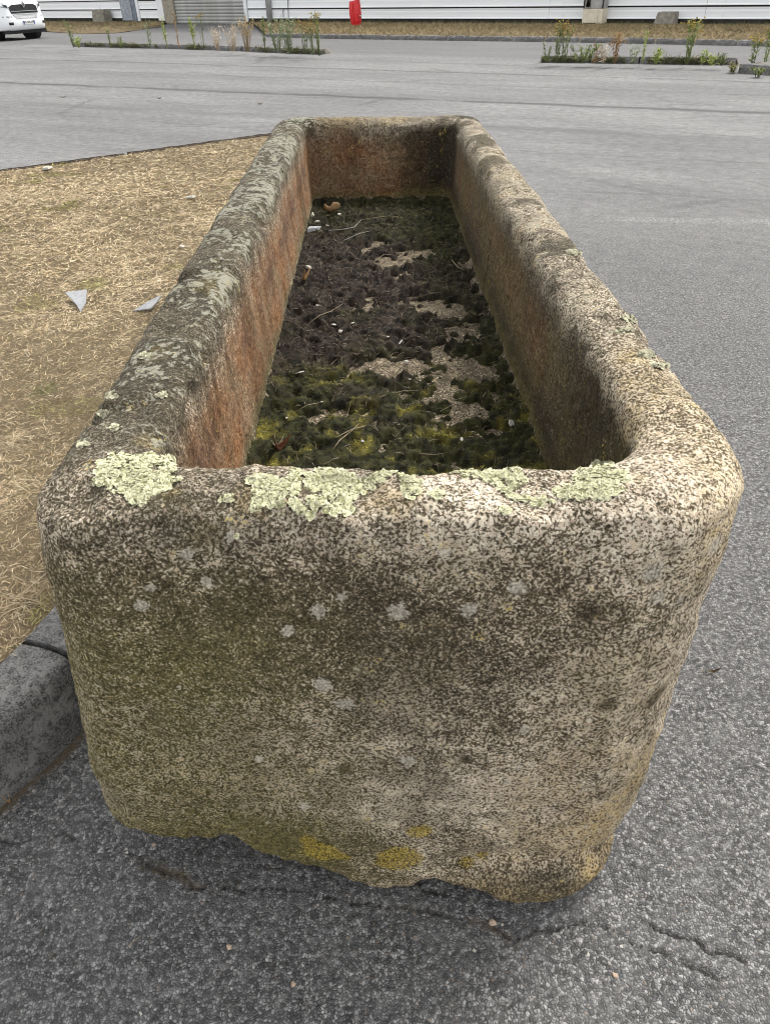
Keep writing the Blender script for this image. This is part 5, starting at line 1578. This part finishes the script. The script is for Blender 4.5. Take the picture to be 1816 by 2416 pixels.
ya = lambda z: np.interp(z, [0.30, 0.34, 0.46, 0.66, 0.74, 0.95, 1.10, 1.17], [0.10, 0.03, 0, 0, 0.05, 0.07, 0.10, 0.20])
gr = face('grille', [(-0.60, 0.80), (0.60, 0.80), (0.60, 1.00), (0.48, 1.055), (0.14, 1.065), (-0.14, 1.065), (-0.48, 1.055), (-0.66, 0.98)], M['black'], van, ya, 0.012)
face('grille_bar', [(-0.60, 0.855), (0.60, 0.855), (0.60, 0.875), (-0.60, 0.875)], M['van_grey'], gr, ya, 0.022, 0.0)
face('lower_grille', [(-0.48, 0.655), (0.46, 0.655), (0.56, 0.775), (-0.56, 0.775)], M['van_grey'], van, ya, 0.012)
for s in (-1, 1):
    hl = face('headlight', [(s * 0.64, 0.92), (s * 0.86, 0.98), (s * 0.93, 1.14), (s * 0.80, 1.13), (s * 0.66, 1.05)], M['lamp'], van, ya, 0.015, 0.1)
    face('lamp_bezel', [(s * 0.69, 0.97), (s * 0.78, 1.0), (s * 0.80, 1.07), (s * 0.71, 1.05)], M['black'], hl, ya, 0.022, 0.0)
    face('fog_lamp', [(s * 0.66, 0.47), (s * 0.80, 0.47), (s * 0.80, 0.55), (s * 0.66, 0.55)], M['black'], van, ya, 0.01)
    face('bumper_corner', [(s * 0.62, 0.69), (s * 0.90, 0.69), (s * 0.90, 0.73), (s * 0.62, 0.73)], M['van_grey'], van, ya, 0.008)
mb = MB()
zc, yc = 1.055, ya(1.055) - 0.05
out = [(0, zc - 0.105), (0.075, zc), (0, zc + 0.105), (-0.075, zc)]; inn = [(0, zc - 0.055), (0.036, zc), (0, zc + 0.055), (-0.036, zc)]
mb.add([(x, yc, z) for x, z in out] + [(x, yc, z) for x, z in inn] + [(x, yc + 0.05, z) for x, z in out] + [(x, yc + 0.05, z) for x, z in inn],
       [f for i in range(4) for f in ((i, (i + 1) % 4, 4 + (i + 1) % 4, 4 + i), (8 + i, 8 + (i + 1) % 4, (i + 1) % 4, i), (4 + i, 4 + (i + 1) % 4, 12 + (i + 1) % 4, 12 + i))])
mb.build('badge', M['chrome'], van)
mb = MB(); mb.box(-0.26, 0.26, -0.02, 0.02, 0.47, 0.58); pl = mb.build('number_plate', M['plate'], van)
for s in (-1, 1):
    mb = MB(); mb.box(s * 0.24 - 0.02, s * 0.24 + 0.02, -0.024, -0.019, 0.47, 0.58); mb.build('plate_band', M['blue'], pl)
cu = bpy.data.curves.new('plate_text', 'FONT')
cu.body = 'FS-305-HF'; cu.size = 0.105; cu.align_x = 'CENTER'; cu.align_y = 'CENTER'; cu.extrude = 0.001
tmp = bpy.data.objects.new('plate_text_src', cu); COL.objects.link(tmp)
dg = bpy.context.evaluated_depsgraph_get()
tx = bpy.data.meshes.new_from_object(tmp.evaluated_get(dg))
bpy.data.objects.remove(tmp)
to = link('plate_text', tx, M['black'], pl, (0, -0.024, 0.525)); to.rotation_euler = (math.pi / 2, 0, 0)
if not len(tx.materials): tx.materials.append(M['black'])
# windscreen, side windows
mb = MB(); mb.add([(-0.86, 0.96, 1.415), (0.86, 0.96, 1.415), (0.78, 1.46, 1.862), (-0.78, 1.46, 1.862)], [(0, 1, 2, 3)])
ws_ = mb.build('windscreen', M['glass'], van, (0, -0.004, 0.012)); 
so = ws_.modifiers.new('t', 'SOLIDIFY'); so.thickness = 0.012; so.offset = 1
for s in (-1, 1):
    mb = MB(); mb.add([(s * 0.955, 1.35, 1.30), (s * 0.955, 2.2, 1.30), (s * 0.905, 2.2, 1.78), (s * 0.905, 1.72, 1.78)], [(0, 1, 2, 3)])
    w_ = mb.build('side_window', M['glass'], van, (s * 0.02, 0, 0)); so = w_.modifiers.new('t', 'SOLIDIFY'); so.thickness = 0.02
    mm = MB(); mm.box(s * 1.0 - 0.02, s * 1.0 + 0.16 * (1 if s > 0 else -1) if s > 0 else s * 1.0 + 0.02, 1.15, 1.25, 1.28, 1.55) if s > 0 else mm.box(-1.16, -0.98, 1.15, 1.25, 1.28, 1.55)
    mm.build('mirror', M['black'], van, bevel=0.02)
    for y in (0.92, 4.05):
        tm_ = MB()
        pr = [(0.0, 0.20), (0.0, 0.30), (0.03, 0.335), (0.19, 0.335), (0.22, 0.30), (0.22, 0.20)]
        n = 28
        tm_.add([(s * (0.72 + a), y + r * math.cos(6.283 * k / n), 0.335 + r * math.sin(6.283 * k / n)) for a, r in pr for k in range(n)],
                [(i * n + k, i * n + (k + 1) % n, (i + 1) * n + (k + 1) % n, (i + 1) * n + k) for i in range(len(pr) - 1) for k in range(n)])
        wh = tm_.build('wheel', M['dark'], van, smooth=True)
        rm = MB(); rm.tube([(s * 0.80, y, 0.335), (s * 0.93, y, 0.335)], [0.20, 0.19], 20); rm.build('rim', M['chrome'], wh)
        ar = MB(); ar.tube([(s * 0.70, y, 0.34), (s * 0.982, y, 0.34)], [0.40, 0.40], 26); ar.build('wheel_arch', M['black'], van)
mb = MB(); mb.box(-0.86, 0.86, 0.14, 4.9, 0.20, 0.31); mb.build('underbody', M['black'], van)
